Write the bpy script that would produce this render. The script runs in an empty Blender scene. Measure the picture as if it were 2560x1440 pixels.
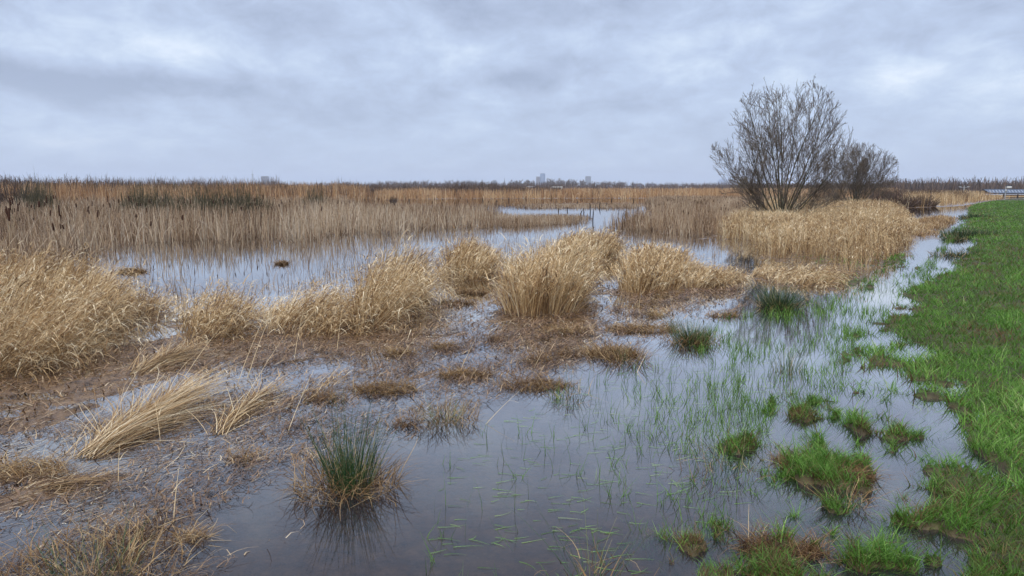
import bpy, math, random
import numpy as np
from mathutils import Vector, Matrix

random.seed(7)
rng = np.random.default_rng(7)
sc = bpy.context.scene
COL = sc.collection
PI = math.pi

# ---------------------------------------------------------------- camera model
F, HY, H = 1862.0, 471.0, 1.8
PITCH = math.atan((720 - HY) / F)
CP, SP = math.cos(PITCH), math.sin(PITCH)


def gp(px, py, z=0.0):
    """point of the level z seen at picture position px, py"""
    dx = (px - 1280) / F
    dy = (720 - py) / F
    d = (dx, CP + dy * SP, -SP + dy * CP)
    t = (z - H) / d[2]
    return (d[0] * t, d[1] * t)


def at(px, py, Y):
    """point at depth Y on the line of sight"""
    dx = (px - 1280) / F
    dy = (720 - py) / F
    d = (dx, CP + dy * SP, -SP + dy * CP)
    t = Y / d[1]
    return (d[0] * t, Y, H + d[2] * t)


def poly(pts):
    return np.array([gp(x, y) for x, y in pts])


# ---------------------------------------------------------------- noise, sdf
def _h(ix, iy, s):
    n = (ix.astype(np.int64) * 374761393 + iy.astype(np.int64) * 668265263 + s * 974711) & 0x7fffffff
    n = ((n ^ (n >> 13)) * 1274126177) & 0x7fffffff
    n = (n ^ (n >> 16)) & 0xffffff
    return n / float(0xffffff)


def vnoise(x, y, s=0):
    ix = np.floor(x); iy = np.floor(y)
    fx = x - ix; fy = y - iy
    fx = fx * fx * (3 - 2 * fx); fy = fy * fy * (3 - 2 * fy)
    a = _h(ix, iy, s); b = _h(ix + 1, iy, s); c = _h(ix, iy + 1, s); d = _h(ix + 1, iy + 1, s)
    return (a * (1 - fx) + b * fx) * (1 - fy) + (c * (1 - fx) + d * fx) * fy


def fbm(x, y, s=0, o=4):
    v = 0; a = .5; t = 0
    for k in range(o):
        v = v + a * vnoise(x * 2 ** k + 17.3 * k, y * 2 ** k - 9.1 * k, s + k); t += a; a *= .5
    return v / t      # 0..1


def sdf(P, x, y):
    """positive inside"""
    x = np.asarray(x, float); y = np.asarray(y, float)
    n = len(P)
    dmin = np.full(x.shape, 1e18); ins = np.zeros(x.shape, bool)
    for i in range(n):
        ax, ay = P[i]; bx, by = P[(i + 1) % n]
        ex, ey = bx - ax, by - ay
        wx, wy = x - ax, y - ay
        t = np.clip((wx * ex + wy * ey) / (ex * ex + ey * ey + 1e-12), 0, 1)
        dd = (wx - t * ex) ** 2 + (wy - t * ey) ** 2
        dmin = np.minimum(dmin, dd)
        if ay != by:
            c = ((ay > y) != (by > y)) & (x < (bx - ax) * (y - ay) / (by - ay) + ax)
            ins ^= c
    d = np.sqrt(dmin)
    return np.where(ins, d, -d)


def sstep(a, b, v):
    t = np.clip((v - a) / (b - a), 0, 1)
    return t * t * (3 - 2 * t)


# ---------------------------------------------------------------- zones (corner points seen in the photo, laid on the ground)
BANK = poly([(2530, 496), (2480, 501), (2440, 508), (2416, 520), (2414, 545), (2404, 575), (2425, 605), (2400, 645), (2350, 680),
             (2296, 705), (2245, 740), (2238, 785), (2165, 800), (2130, 850), (2105, 890), (2120, 930), (2125, 990), (2105, 1040),
             (2190, 1030), (2230, 1000), (2290, 965), (2350, 975), (2335, 1020), (2300, 1060), (2295, 1095), (2340, 1120), (2345, 1190),
             (2290, 1230), (2262, 1270), (2290, 1330), (2330, 1390), (2350, 1440), (2500, 2000), (6000, 2200), (7000, 485.5), (2700, 485.5)])
PATCHES = [poly([(1935, 1010), (2000, 985), (2085, 1000), (2120, 1040), (2060, 1060), (1960, 1060)]),
           poly([(2110, 1040), (2200, 1030), (2245, 1075), (2160, 1110), (2100, 1100)]),
           poly([(1925, 1250), (1935, 1170), (1990, 1120), (2070, 1100), (2130, 1130), (2140, 1200), (2130, 1265), (2080, 1280), (2030, 1255), (1990, 1290)]),
           poly([(1610, 1460), (1640, 1380), (1720, 1330), (1760, 1300), (1840, 1310), (1880, 1350), (1960, 1340), (1990, 1380), (2030, 1460), (2000, 1600), (1650, 1600)]),
           poly([(2110, 1440), (2150, 1400), (2200, 1410), (2230, 1460), (2180, 1520), (2110, 1500)]),
           poly([(1800, 1130), (1850, 1110), (1900, 1140), (1880, 1190), (1810, 1180)]),
           poly([(2200, 1370), (2240, 1355), (2300, 1385), (2280, 1400), (2210, 1395)]),
           poly([(2190, 668), (2215, 640), (2262, 640), (2258, 672), (2205, 690)]),
           poly([(2100, 715), (2120, 690), (2185, 690), (2165, 722)])]
POOLS = [poly([(2150, 850), (2200, 838), (2240, 850), (2200, 868), (2155, 866)]), poly([(2255, 880), (2292, 868), (2300, 885), (2262, 896)]),
         poly([(2170, 960), (2200, 930), (2232, 925), (2225, 955), (2185, 972)])]
CATT_L = poly([(-700, 790), (150, 735), (215, 690), (250, 645), (330, 615), (450, 608), (600, 612), (640, 600), (760, 612), (860, 590),
               (1000, 587), (1100, 577), (1180, 572), (1250, 565), (1272, 530), (1150, 521), (930, 511), (830, 509), (400, 507), (-900, 507)])
CATT_M = poly([(1180, 572), (1300, 568), (1400, 563), (1462, 560), (1484, 549), (1470, 541), (1380, 543), (1290, 546), (1255, 530), (1225, 545)])
CATT_I = poly([(1285, 521), (1600, 521), (1625, 511), (1500, 508), (1380, 509), (1290, 513)])
CATT_R = poly([(1505, 576), (1600, 578), (1700, 590), (1765, 601), (1800, 592), (1900, 562), (1960, 500), (1650, 497), (1605, 506), (1622, 530),
               (1640, 546), (1560, 553), (1508, 562)])
FARREED = [poly([(-1200, 522), (300, 522), (700, 515), (840, 508), (930, 503), (930, 484), (-1200, 484)]),
           poly([(930, 503.5), (1000, 501), (1100, 498.5), (1300, 497), (1600, 496.5), (1900, 501), (2250, 501), (2250, 485), (930, 485)])]
SWATH = poly([(1770, 603), (1840, 600), (1890, 612), (1885, 645), (1950, 655), (2010, 650), (2060, 655), (2090, 690), (2150, 690), (2200, 665),
              (2255, 640), (2290, 600), (2300, 570), (2270, 540), (2235, 522), (2100, 512), (1900, 512), (1850, 540), (1800, 580)])
RIGHTREED = poly([(2250, 521), (2400, 515), (2440, 508), (2530, 498), (2620, 492), (2620, 489), (2240, 489)])
SEDGE = poly([(2270, 600), (2330, 598), (2370, 572), (2388, 556), (2395, 546), (2350, 541), (2265, 552)])
BARS = [poly([(-300, 970), (100, 940), (250, 890), (330, 845), (700, 848), (1000, 805), (1060, 840), (700, 900), (450, 950), (250, 1030), (0, 1100), (-300, 1150)]),
        poly([(1250, 790), (1500, 790), (1520, 840), (1400, 870), (1260, 830)]), poly([(-300, 1180), (150, 1150), (300, 1200), (60, 1290), (-300, 1330)])]
MUD = poly([(-900, 1500), (-700, 900), (0, 930), (300, 860), (450, 840), (700, 830), (900, 830), (1060, 770), (1250, 740), (1300, 690), (1500, 690),
            (1560, 740), (1850, 715), (1880, 760), (1790, 800), (1600, 840), (1560, 900), (1420, 920), (1340, 960), (1200, 1000), (1100, 1060),
            (960, 1130), (700, 1200), (520, 1280), (420, 1400), (300, 1600)])
POND = poly([(230, 745), (250, 655), (450, 612), (860, 596), (1180, 577), (1500, 560), (1760, 605), (1880, 660), (1860, 690), (1500, 660), (1100, 700),
             (900, 700), (700, 740), (430, 760)])

# reed clumps: name bits, ground outline, height, height at right, lean azimuth (deg), lean (deg), stems per m2, label
CLUMPS = [
    ([(-600, 1010), (0, 955), (110, 930), (180, 905), (240, 870), (290, 835), (300, 800), (270, 770), (215, 735), (100, 722), (-600, 745)], .84, .74, 20, 38, 480,
     'largest mass of bent straw reeds at the left edge of the picture'),
    ([(300, 822), (360, 805), (430, 812), (440, 790), (420, 770), (310, 765), (280, 790)], .45, .5, 10, 42, 420,
     'low sagging straw reeds joining the left mass to the leaning clump beside it'),
    ([(438, 862), (520, 856), (600, 845), (650, 836), (640, 800), (560, 780), (450, 785)], .56, .5, 15, 34, 480,
     'tan reed clump whose feet stand above the thin straw stalks sticking from the brown mud'),
    ([(655, 836), (760, 845), (850, 850), (880, 820), (870, 770), (760, 765), (660, 785)], .42, .56, 5, 38, 480,
     'tangled pale reed clump with a dark hollow at its left foot'),
    ([(880, 848), (930, 838), (970, 812), (1010, 788), (1080, 748), (1050, 720), (960, 708), (900, 735), (872, 780)], .72, .85, -5, 34, 620,
     'reed mound whose right side fans out flat over brown thatch beside the channel'),
    ([(1100, 690), (1130, 705), (1210, 702), (1240, 688), (1235, 670), (1180, 655), (1120, 660)], .62, .54, 15, 16, 460,
     'round tan reed tussock alone in front of the bright pond'),
    ([(1240, 700), (1290, 703), (1325, 690), (1300, 676), (1250, 680)], .42, .4, 60, 22, 420,
     'smallest olive tan reed tuft between the round tussock and the tallest mound'),
    ([(1248, 785), (1300, 798), (1390, 800), (1440, 788), (1458, 745), (1452, 700), (1440, 676), (1415, 668), (1380, 680), (1335, 708), (1283, 742)], .78, .74, 20, 8, 620,
     'tallest dense reed mound in the middle of the marsh'),
    ([(1475, 656), (1530, 653), (1545, 632), (1490, 624), (1465, 640)], .62, .6, 10, 24, 520,
     'dark footed reed tuft just behind the tallest mound'),
    ([(1395, 640), (1465, 636), (1490, 612), (1410, 614)], .5, .5, 10, 20, 300,
     'thin pale reeds standing in the pond behind the tallest mound'),
    ([(1548, 730), (1595, 738), (1690, 726), (1722, 695), (1700, 668), (1650, 660), (1595, 664), (1558, 690)], .58, .48, 30, 10, 480,
     'broad straw reed stand right of the tallest mound'),
    ([(1712, 724), (1765, 724), (1860, 716), (1855, 695), (1770, 688), (1725, 668)], .36, .28, 0, 30, 560,
     'low ragged reeds trailing from the broad stand toward the green rush'),
    ([(1870, 692), (1950, 716), (2080, 724), (2120, 702), (2100, 684), (1900, 676)], .3, .3, -20, 62, 420,
     'flattened brown reed tangle behind the dark round rush'),
]
CLP = [poly(c[0]) for c in CLUMPS]


def patch_d(x, y):
    n = fbm(x * 2.2, y * 2.2, 5, 4) - .5
    n3 = fbm(x * 6.5, y * 6.5, 6, 3) - .5
    d = sdf(BANK, x, y) - .07 + n * .7 + n3 * (.3 + .9 * sstep(14, 5, y))
    for Q in POOLS:
        d = np.minimum(d, -sdf(Q, x, y) + n * .25)
    for Q in PATCHES:
        d = np.maximum(d, sdf(Q, x, y) + n * .9 + n3 * 1.7 - .15)
    return d


def ground_z(x, y):
    x = np.asarray(x, float); y = np.asarray(y, float)
    r = np.hypot(x, y)
    big = fbm(x * .9, y * .9, 21, 4) - .5
    fine = fbm(x * 6, y * 6, 31, 3) - .5
    z = -0.11 + .03 * big
    # soft mud just under and over the water
    md = sdf(MUD, x, y)
    ca, sa = math.cos(1.0), math.sin(1.0)
    u = x * ca + y * sa; v = -x * sa + y * ca
    streak = fbm(u * 1.1, v * 5.5, 41, 4) - .5
    m = sstep(-.5, .35, md + big * .6)
    z = z * (1 - m) + m * (-0.034 + .12 * streak + .035 * fine)
    for Q in BARS:
        k = sstep(-.25, .35, sdf(Q, x, y) + big * .8)
        z = np.maximum(z, z * (1 - k) + k * (.010 + .085 * streak + .05 * fine))
    # beds of reed and cattail: flooded roots
    for Q, hh in [(CATT_L, -.02), (CATT_M, -.02), (CATT_I, -.01), (CATT_R, -.01), (SWATH, .03), (RIGHTREED, .06), (SEDGE, .01)] + [(q, .02) for q in CLP]:
        k = sstep(-.35, .25, sdf(Q, x, y) + big * .3) if Q is CATT_L or Q is CATT_M or Q is CATT_I or Q is CATT_R else sstep(-.75, .2, sdf(Q, x, y) + big * .9 + .8 * streak)
        z = z * (1 - k) + k * (hh * (.0 if Q is SWATH else .6) + .05 * fine)
    k = sstep(-3, 6, np.maximum(sdf(FARREED[0], x, y), sdf(FARREED[1], x, y)))
    z = z * (1 - k) + k * .08
    # grassy bank
    d = patch_d(x, y)
    k = sstep(-.12, .3, d)
    z = z * (1 - k) + k * (.022 + .03 * np.clip(d, 0, 3) + .04 * big + .09 * fine)
    far = sstep(128, 150, y)
    z = z * (1 - far) + far * .1
    side = sstep(120, 160, np.abs(x))
    z = z * (1 - side) + side * .1
    behind = sstep(-1, -4, y)
    z = z * (1 - behind) + behind * .1
    return z


# ---------------------------------------------------------------- materials
def mat(name):
    m = bpy.data.materials.new(name); m.use_nodes = True
    nt = m.node_tree; nt.nodes.clear()
    out = nt.nodes.new('ShaderNodeOutputMaterial')
    return m, nt, out


def ramp(nt, stops, interp='LINEAR'):
    r = nt.nodes.new('ShaderNodeValToRGB'); cr = r.color_ramp; cr.interpolation = interp
    while len(cr.elements) < len(stops):
        cr.elements.new(.5)
    for e, (p, c) in zip(cr.elements, stops):
        e.position = p; e.color = (*c, 1)
    return r


def veg_mat(name, stops, rough=.75, transl=.2, spec=.25):
    m, nt, out = mat(name)
    a = nt.nodes.new('ShaderNodeAttribute'); a.attribute_name = 'tone'
    r = ramp(nt, stops); nt.links.new(a.outputs['Fac'], r.inputs['Fac'])
    p = nt.nodes.new('ShaderNodeBsdfPrincipled')
    p.inputs['Roughness'].default_value = rough
    p.inputs['Specular IOR Level'].default_value = spec
    nt.links.new(r.outputs[0], p.inputs['Base Color'])
    if transl > 0:
        t = nt.nodes.new('ShaderNodeBsdfTranslucent'); nt.links.new(r.outputs[0], t.inputs['Color'])
        mx = nt.nodes.new('ShaderNodeMixShader'); mx.inputs[0].default_value = transl
        nt.links.new(p.outputs[0], mx.inputs[1]); nt.links.new(t.outputs[0], mx.inputs[2])
        nt.links.new(mx.outputs[0], out.inputs[0])
    else:
        nt.links.new(p.outputs[0], out.inputs[0])
    return m


def plain_mat(name, c, rough=.8, noise=.25, scale=1.0, spec=.3, metal=0):
    m, nt, out = mat(name)
    p = nt.nodes.new('ShaderNodeBsdfPrincipled')
    p.inputs['Roughness'].default_value = rough; p.inputs['Specular IOR Level'].default_value = spec
    p.inputs['Metallic'].default_value = metal
    tc = nt.nodes.new('ShaderNodeTexCoord')
    n = nt.nodes.new('ShaderNodeTexNoise'); n.inputs['Scale'].default_value = scale; n.inputs['Detail'].default_value = 5
    nt.links.new(tc.outputs['Object'], n.inputs['Vector'])
    r = ramp(nt, [(.3, tuple(v * (1 - noise) for v in c)), (.7, tuple(min(1, v * (1 + noise)) for v in c))])
    nt.links.new(n.outputs[0], r.inputs[0]); nt.links.new(r.outputs[0], p.inputs['Base Color'])
    nt.links.new(p.outputs[0], out.inputs[0])
    return m


STRAW = veg_mat('straw', [(0, (.05, .025, .012)), (.2, (.17, .085, .035)), (.45, (.43, .27, .12)), (.75, (.70, .50, .27)), (1, (.90, .75, .50))])
CATL = veg_mat('cattail_leaf', [(0, (.08, .042, .024)), (.25, (.24, .145, .08)), (.55, (.46, .325, .205)), (.8, (.60, .465, .325)), (1, (.76, .63, .47))])
FARR = veg_mat('far_reed', [(0, (.19, .10, .05)), (.3, (.36, .20, .095)), (.6, (.52, .32, .16)), (.85, (.66, .47, .28)), (1, (.72, .56, .36))])
LITT = veg_mat('litter', [(0, (.03, .016, .01)), (.3, (.12, .058, .025)), (.55, (.26, .145, .065)), (.8, (.44, .295, .15)), (1, (.70, .57, .38))], rough=.5, transl=0, spec=.5)
BROWN = veg_mat('dead_sedge', [(0, (.05, .025, .015)), (.35, (.15, .078, .032)), (.65, (.34, .205, .085)), (1, (.62, .46, .25))], transl=.1)
GRASS = veg_mat('grass_blade', [(0, (.12, .06, .03)), (.12, (.24, .15, .07)), (.22, (.10, .13, .028)), (.45, (.075, .17, .025)), (.7, (.145, .30, .045)), (.9, (.25, .43, .085)), (1, (.44, .52, .20))], rough=.6, transl=.3)
RUSH = veg_mat('rush', [(0, (.015, .035, .015)), (.4, (.035, .085, .03)), (.75, (.08, .15, .05)), (.88, (.22, .22, .09)), (1, (.50, .40, .22))], rough=.5, transl=.05)
TWIG = veg_mat('twig', [(0, (.05, .038, .03)), (.5, (.13, .10, .075)), (1, (.26, .21, .155))], transl=0)
HEAD = plain_mat('cattail_head', (.055, .024, .014), .95, .35, 40)
STEMM = plain_mat('cattail_stem', (.42, .31, .19), .8, .2, 10)


def bark_mat():
    m, nt, out = mat('willow_bark')
    p = nt.nodes.new('ShaderNodeBsdfPrincipled'); p.inputs['Roughness'].default_value = .9
    tc = nt.nodes.new('ShaderNodeTexCoord')
    n = nt.nodes.new('ShaderNodeTexNoise'); n.inputs['Scale'].default_value = 3; n.inputs['Detail'].default_value = 6
    nt.links.new(tc.outputs['Object'], n.inputs['Vector'])
    r = ramp(nt, [(.35, (.045, .038, .028)), (.5, (.075, .075, .035)), (.68, (.14, .12, .085))])
    nt.links.new(n.outputs[0], r.inputs[0]); nt.links.new(r.outputs[0], p.inputs['Base Color'])
    nt.links.new(p.outputs[0], out.inputs[0])
    return m


BARK = bark_mat()


def ground_mat():
    m, nt, out = mat('marsh_ground')
    N, Lk = nt.nodes, nt.links
    geo = N.new('ShaderNodeNewGeometry')
    p = N.new('ShaderNodeBsdfPrincipled')
    n1 = N.new('ShaderNodeTexNoise'); n1.inputs['Scale'].default_value = 9; n1.inputs['Detail'].default_value = 8; n1.inputs['Roughness'].default_value = .7
    n2 = N.new('ShaderNodeTexNoise'); n2.inputs['Scale'].default_value = .8; n2.inputs['Detail'].default_value = 4
    Lk.new(geo.outputs['Position'], n1.inputs['Vector']); Lk.new(geo.outputs['Position'], n2.inputs['Vector'])
    mud = ramp(nt, [(.3, (.04, .022, .012)), (.5, (.14, .078, .036)), (.7, (.26, .16, .078))])
    soil = ramp(nt, [(.3, (.025, .02, .01)), (.5, (.06, .05, .02)), (.7, (.055, .085, .02))])
    far = ramp(nt, [(.3, (.14, .09, .05)), (.6, (.22, .15, .08)), (.8, (.11, .13, .05))])
    Lk.new(n1.outputs[0], mud.inputs[0]); Lk.new(n1.outputs[0], soil.inputs[0]); Lk.new(n2.outputs[0], far.inputs[0])
    g = N.new('ShaderNodeAttribute'); g.attribute_name = 'grassy'
    f = N.new('ShaderNodeAttribute'); f.attribute_name = 'dry'
    m1 = N.new('ShaderNodeMix'); m1.data_type = 'RGBA'; m2 = N.new('ShaderNodeMix'); m2.data_type = 'RGBA'
    Lk.new(g.outputs['Fac'], m1.inputs[0]); Lk.new(mud.outputs[0], m1.inputs[6]); Lk.new(soil.outputs[0], m1.inputs[7])
    Lk.new(f.outputs['Fac'], m2.inputs[0]); Lk.new(m1.outputs[2], m2.inputs[6]); Lk.new(far.outputs[0], m2.inputs[7])
    Lk.new(m2.outputs[2], p.inputs['Base Color'])
    rr = N.new('ShaderNodeMapRange'); rr.inputs[3].default_value = .2; rr.inputs[4].default_value = .95
    Lk.new(g.outputs['Fac'], rr.inputs[0]); Lk.new(rr.outputs[0], p.inputs['Roughness'])
    b = N.new('ShaderNodeBump'); b.inputs['Strength'].default_value = .35; b.inputs['Distance'].default_value = .03
    Lk.new(n1.outputs[0], b.inputs['Height']); Lk.new(b.outputs[0], p.inputs['Normal'])
    Lk.new(p.outputs[0], out.inputs[0])
    return m


def water_mat():
    m, nt, out = mat('pond_water')
    N, Lk = nt.nodes, nt.links
    geo = N.new('ShaderNodeNewGeometry')
    mp = N.new('ShaderNodeMapping'); mp.inputs['Rotation'].default_value = (0, 0, .5); mp.inputs['Scale'].default_value = (1, 1.6, 1)
    Lk.new(geo.outputs['Position'], mp.inputs['Vector'])
    n1 = N.new('ShaderNodeTexNoise'); n1.inputs['Scale'].default_value = 6; n1.inputs['Detail'].default_value = 2
    n2 = N.new('ShaderNodeTexNoise'); n2.inputs['Scale'].default_value = 38; n2.inputs['Detail'].default_value = 2
    Lk.new(mp.outputs[0], n1.inputs['Vector']); Lk.new(mp.outputs[0], n2.inputs['Vector'])
    b1 = N.new('ShaderNodeBump'); b1.inputs['Strength'].default_value = .3; b1.inputs['Distance'].default_value = .001
    b2 = N.new('ShaderNodeBump'); b2.inputs['Strength'].default_value = .25; b2.inputs['Distance'].default_value = .00025
    Lk.new(n1.outputs[0], b1.inputs['Height']); Lk.new(n2.outputs[0], b2.inputs['Height']); Lk.new(b1.outputs[0], b2.inputs['Normal'])
    lw = N.new('ShaderNodeLayerWeight'); lw.inputs['Blend'].default_value = .5; Lk.new(b2.outputs[0], lw.inputs['Normal'])   # facing
    f0 = N.new('ShaderNodeMath'); f0.operation = 'POWER'; f0.inputs[1].default_value = 4.0; Lk.new(lw.outputs['Facing'], f0.inputs[0])
    f1 = N.new('ShaderNodeMath'); f1.operation = 'MULTIPLY'; f1.inputs[1].default_value = 2.25; Lk.new(f0.outputs[0], f1.inputs[0])
    fr = N.new('ShaderNodeMath'); fr.operation = 'MINIMUM'; fr.inputs[1].default_value = .96; Lk.new(f1.outputs[0], fr.inputs[0])
    gl = N.new('ShaderNodeBsdfGlossy'); gl.inputs['Roughness'].default_value = .0; Lk.new(b2.outputs[0], gl.inputs['Normal'])
    tr = N.new('ShaderNodeBsdfTransparent'); tr.inputs['Color'].default_value = (.68, .62, .56, 1)
    df = N.new('ShaderNodeBsdfDiffuse'); df.inputs['Color'].default_value = (.028, .037, .052, 1)
    mx0 = N.new('ShaderNodeMixShader'); mx0.inputs[0].default_value = .35
    Lk.new(tr.outputs[0], mx0.inputs[1]); Lk.new(df.outputs[0], mx0.inputs[2])
    mx = N.new('ShaderNodeMixShader'); Lk.new(fr.outputs[0], mx.inputs[0]); Lk.new(mx0.outputs[0], mx.inputs[1]); Lk.new(gl.outputs[0], mx.inputs[2])
    Lk.new(mx.outputs[0], out.inputs[0])
    return m


# ---------------------------------------------------------------- mesh helpers
def link(o, parent=None):
    COL.objects.link(o)
    if parent is not None:
        o.parent = parent
    return o


def tag(o, label=None, cat=None, group=None, kind=None):
    if label: o['label'] = label
    if cat: o['category'] = cat
    if group: o['group'] = group
    if kind: o['kind'] = kind
    return o


def empty(name, loc, rz=0):
    o = bpy.data.objects.new(name, None); o.empty_display_size = .2
    o.location = loc; o.rotation_euler = (0, 0, rz)
    COL.objects.link(o)
    return o


def mesh_quads(name, V, Q, mats, tone=None, attrs=None, smooth=False):
    me = bpy.data.meshes.new(name)
    V = np.ascontiguousarray(V, dtype=np.float32); Q = np.ascontiguousarray(Q, dtype=np.int32)
    me.vertices.add(len(V)); me.vertices.foreach_set('co', V.ravel())
    k = Q.shape[1]
    me.loops.add(Q.size); me.loops.foreach_set('vertex_index', Q.ravel())
    me.polygons.add(len(Q)); me.polygons.foreach_set('loop_start', np.arange(0, Q.size, k, dtype=np.int32))
    me.polygons.foreach_set('loop_total', np.full(len(Q), k, dtype=np.int32))
    if smooth:
        me.polygons.foreach_set('use_smooth', np.ones(len(Q), bool))
    me.update(calc_edges=True)
    for m in (mats if isinstance(mats, (list, tuple)) else [mats]):
        me.materials.append(m)
    if tone is not None:
        a = me.attributes.new('tone', 'FLOAT', 'POINT'); a.data.foreach_set('value', np.ascontiguousarray(tone, np.float32))
    for n, v in (attrs or {}).items():
        a = me.attributes.new(n, 'FLOAT', 'POINT'); a.data.foreach_set('value', np.ascontiguousarray(v, np.float32))
    return me


def ribbons(P, az, t0, t1, L, w, tone, seg=3, side=None, taper=.75, turn=0., prof=None):
    """bent flat blades. P base (n,3), az lean azimuth, t0 tilt at base, t1 tilt at tip (rad from vertical), L length, w width"""
    n = len(P)
    f = lambda v: np.broadcast_to(np.asarray(v, float), (n,))
    az, t0, t1, L, w, tone, turn = map(f, (az, t0, t1, L, w, tone, turn))
    if side is None:
        side = rng.uniform(0, 2 * PI, n)
    side = f(side)
    sx, sy = np.cos(side), np.sin(side)
    pos = np.array(P, float)
    V = np.empty((n, seg + 1, 2, 3)); T = np.repeat(tone, (seg + 1) * 2)
    for k in range(seg + 1):
        t = k / seg
        ww = w * (1 - taper * t) * .5 if prof is None else w * prof[k] * .5
        V[:, k, 0, 0] = pos[:, 0] - sx * ww; V[:, k, 0, 1] = pos[:, 1] - sy * ww; V[:, k, 0, 2] = pos[:, 2]
        V[:, k, 1, 0] = pos[:, 0] + sx * ww; V[:, k, 1, 1] = pos[:, 1] + sy * ww; V[:, k, 1, 2] = pos[:, 2]
        if k < seg:
            tm = (k + .5) / seg
            a = t0 + (t1 - t0) * tm; b = az + turn * tm
            s = L / seg
            pos = pos + np.stack([np.sin(a) * np.cos(b) * s, np.sin(a) * np.sin(b) * s, np.cos(a) * s], 1)
    base = (np.arange(n) * (seg + 1) * 2)[:, None, None]
    kk = (np.arange(seg) * 2)[None, :, None]
    Q = (base + kk + np.array([0, 1, 3, 2])[None, None, :]).reshape(-1, 4)
    return V.reshape(-1, 3), Q, T


def join(sets):
    Vs, Qs, Ts = [], [], []; o = 0
    for V, Q, T in sets:
        Vs.append(V); Qs.append(Q + o); Ts.append(T); o += len(V)
    return np.concatenate(Vs), np.concatenate(Qs), np.concatenate(Ts)


def blade_obj(name, sets, m, parent=None, origin=None):
    V, Q, T = join(sets)
    if origin is not None:
        V = V - np.array(origin)
    o = bpy.data.objects.new(name, mesh_quads(name, V, Q, m, T))
    if parent is None and origin is not None:
        o.location = origin
    return link(o, parent)


def scatter(P, n, power=0., dmin=.5, dmax=400):
    """n points inside outline P, density falling as distance^-power"""
    lo = P.min(0); hi = P.max(0)
    out = []; tot = 0
    # polar sampling from the origin keeps the density law exact
    a = np.arctan2(P[:, 0], P[:, 1]); a0, a1 = a.min(), a.max()
    r = np.hypot(P[:, 0], P[:, 1]); r0, r1 = max(dmin, r.min() * .5), min(dmax, r.max())
    e = 2 - power
    for _ in range(60):
        m = max(2000, n * 2)
        th = rng.uniform(a0, a1, m); u = rng.uniform(0, 1, m)
        if abs(e) < 1e-6:
            rr = r0 * (r1 / r0) ** u
        else:
            rr = (r0 ** e + u * (r1 ** e - r0 ** e)) ** (1 / e)
        x, y = rr * np.sin(th), rr * np.cos(th)
        k = sdf(P, x, y) > 0
        out.append(np.stack([x[k], y[k]], 1)); tot += k.sum()
        if tot >= n:
            break
    return np.concatenate(out)[:n]


def area(P):
    x, y = P[:, 0], P[:, 1]
    return abs(np.dot(x, np.roll(y, -1)) - np.dot(y, np.roll(x, -1))) / 2


def with_z(xy, sink=.02, low=-.12):
    z = np.maximum(ground_z(xy[:, 0], xy[:, 1]) - sink, low)
    return np.column_stack([xy, z])


def rad(v):
    return math.radians(v)


# ---------------------------------------------------------------- ground and water
def build_ground():
    rr = np.concatenate([np.linspace(.02, 1.6, 14)[:-1], 1.6 * 1.0095 ** np.arange(0, 470), ])
    rr = np.concatenate([rr, rr[-1] * 1.05 ** np.arange(1, 1 + int(math.log(6000 / rr[-1]) / math.log(1.05)) + 1)])
    rr[-1] = 6000
    th = np.concatenate([np.linspace(-rad(42), rad(42), 620), np.linspace(rad(42), 2 * PI - rad(42), 70)[1:-1]])
    R, T = np.meshgrid(rr, th, indexing='ij')
    x = (R * np.sin(T)).ravel(); y = (R * np.cos(T)).ravel()
    z = ground_z(x, y)
    nr, na = len(rr), len(th)
    i = np.arange(nr - 1)[:, None]; j = np.arange(na)[None, :]; j2 = (j + 1) % na
    Q = np.stack([i * na + j, (i + 1) * na + j, (i + 1) * na + j2, i * na + j2], -1).reshape(-1, 4)
    Q = Q[:, ::-1]
    V = np.stack([x, y, z], 1)
    g = sstep(-.05, .3, patch_d(x, y)) * (1 - sstep(150, 200, y))
    dry = np.maximum(sstep(110, 135, y), sstep(120, 150, np.abs(x)))
    o = bpy.data.objects.new('ground', mesh_quads('ground', V, Q, ground_mat(), None, {'grassy': g, 'dry': dry * (1 - g)}, True))
    link(o); tag(o, kind='structure')
    wx, wy0, wy1 = 150, -8, 145
    V = [(-wx, wy0, 0), (wx, wy0, 0), (wx, wy1, 0), (-wx, wy1, 0)]
    o = bpy.data.objects.new('water', mesh_quads('water', np.array(V), np.array([[0, 1, 2, 3]]), water_mat()))
    link(o); tag(o, kind='structure')


build_ground()


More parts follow.
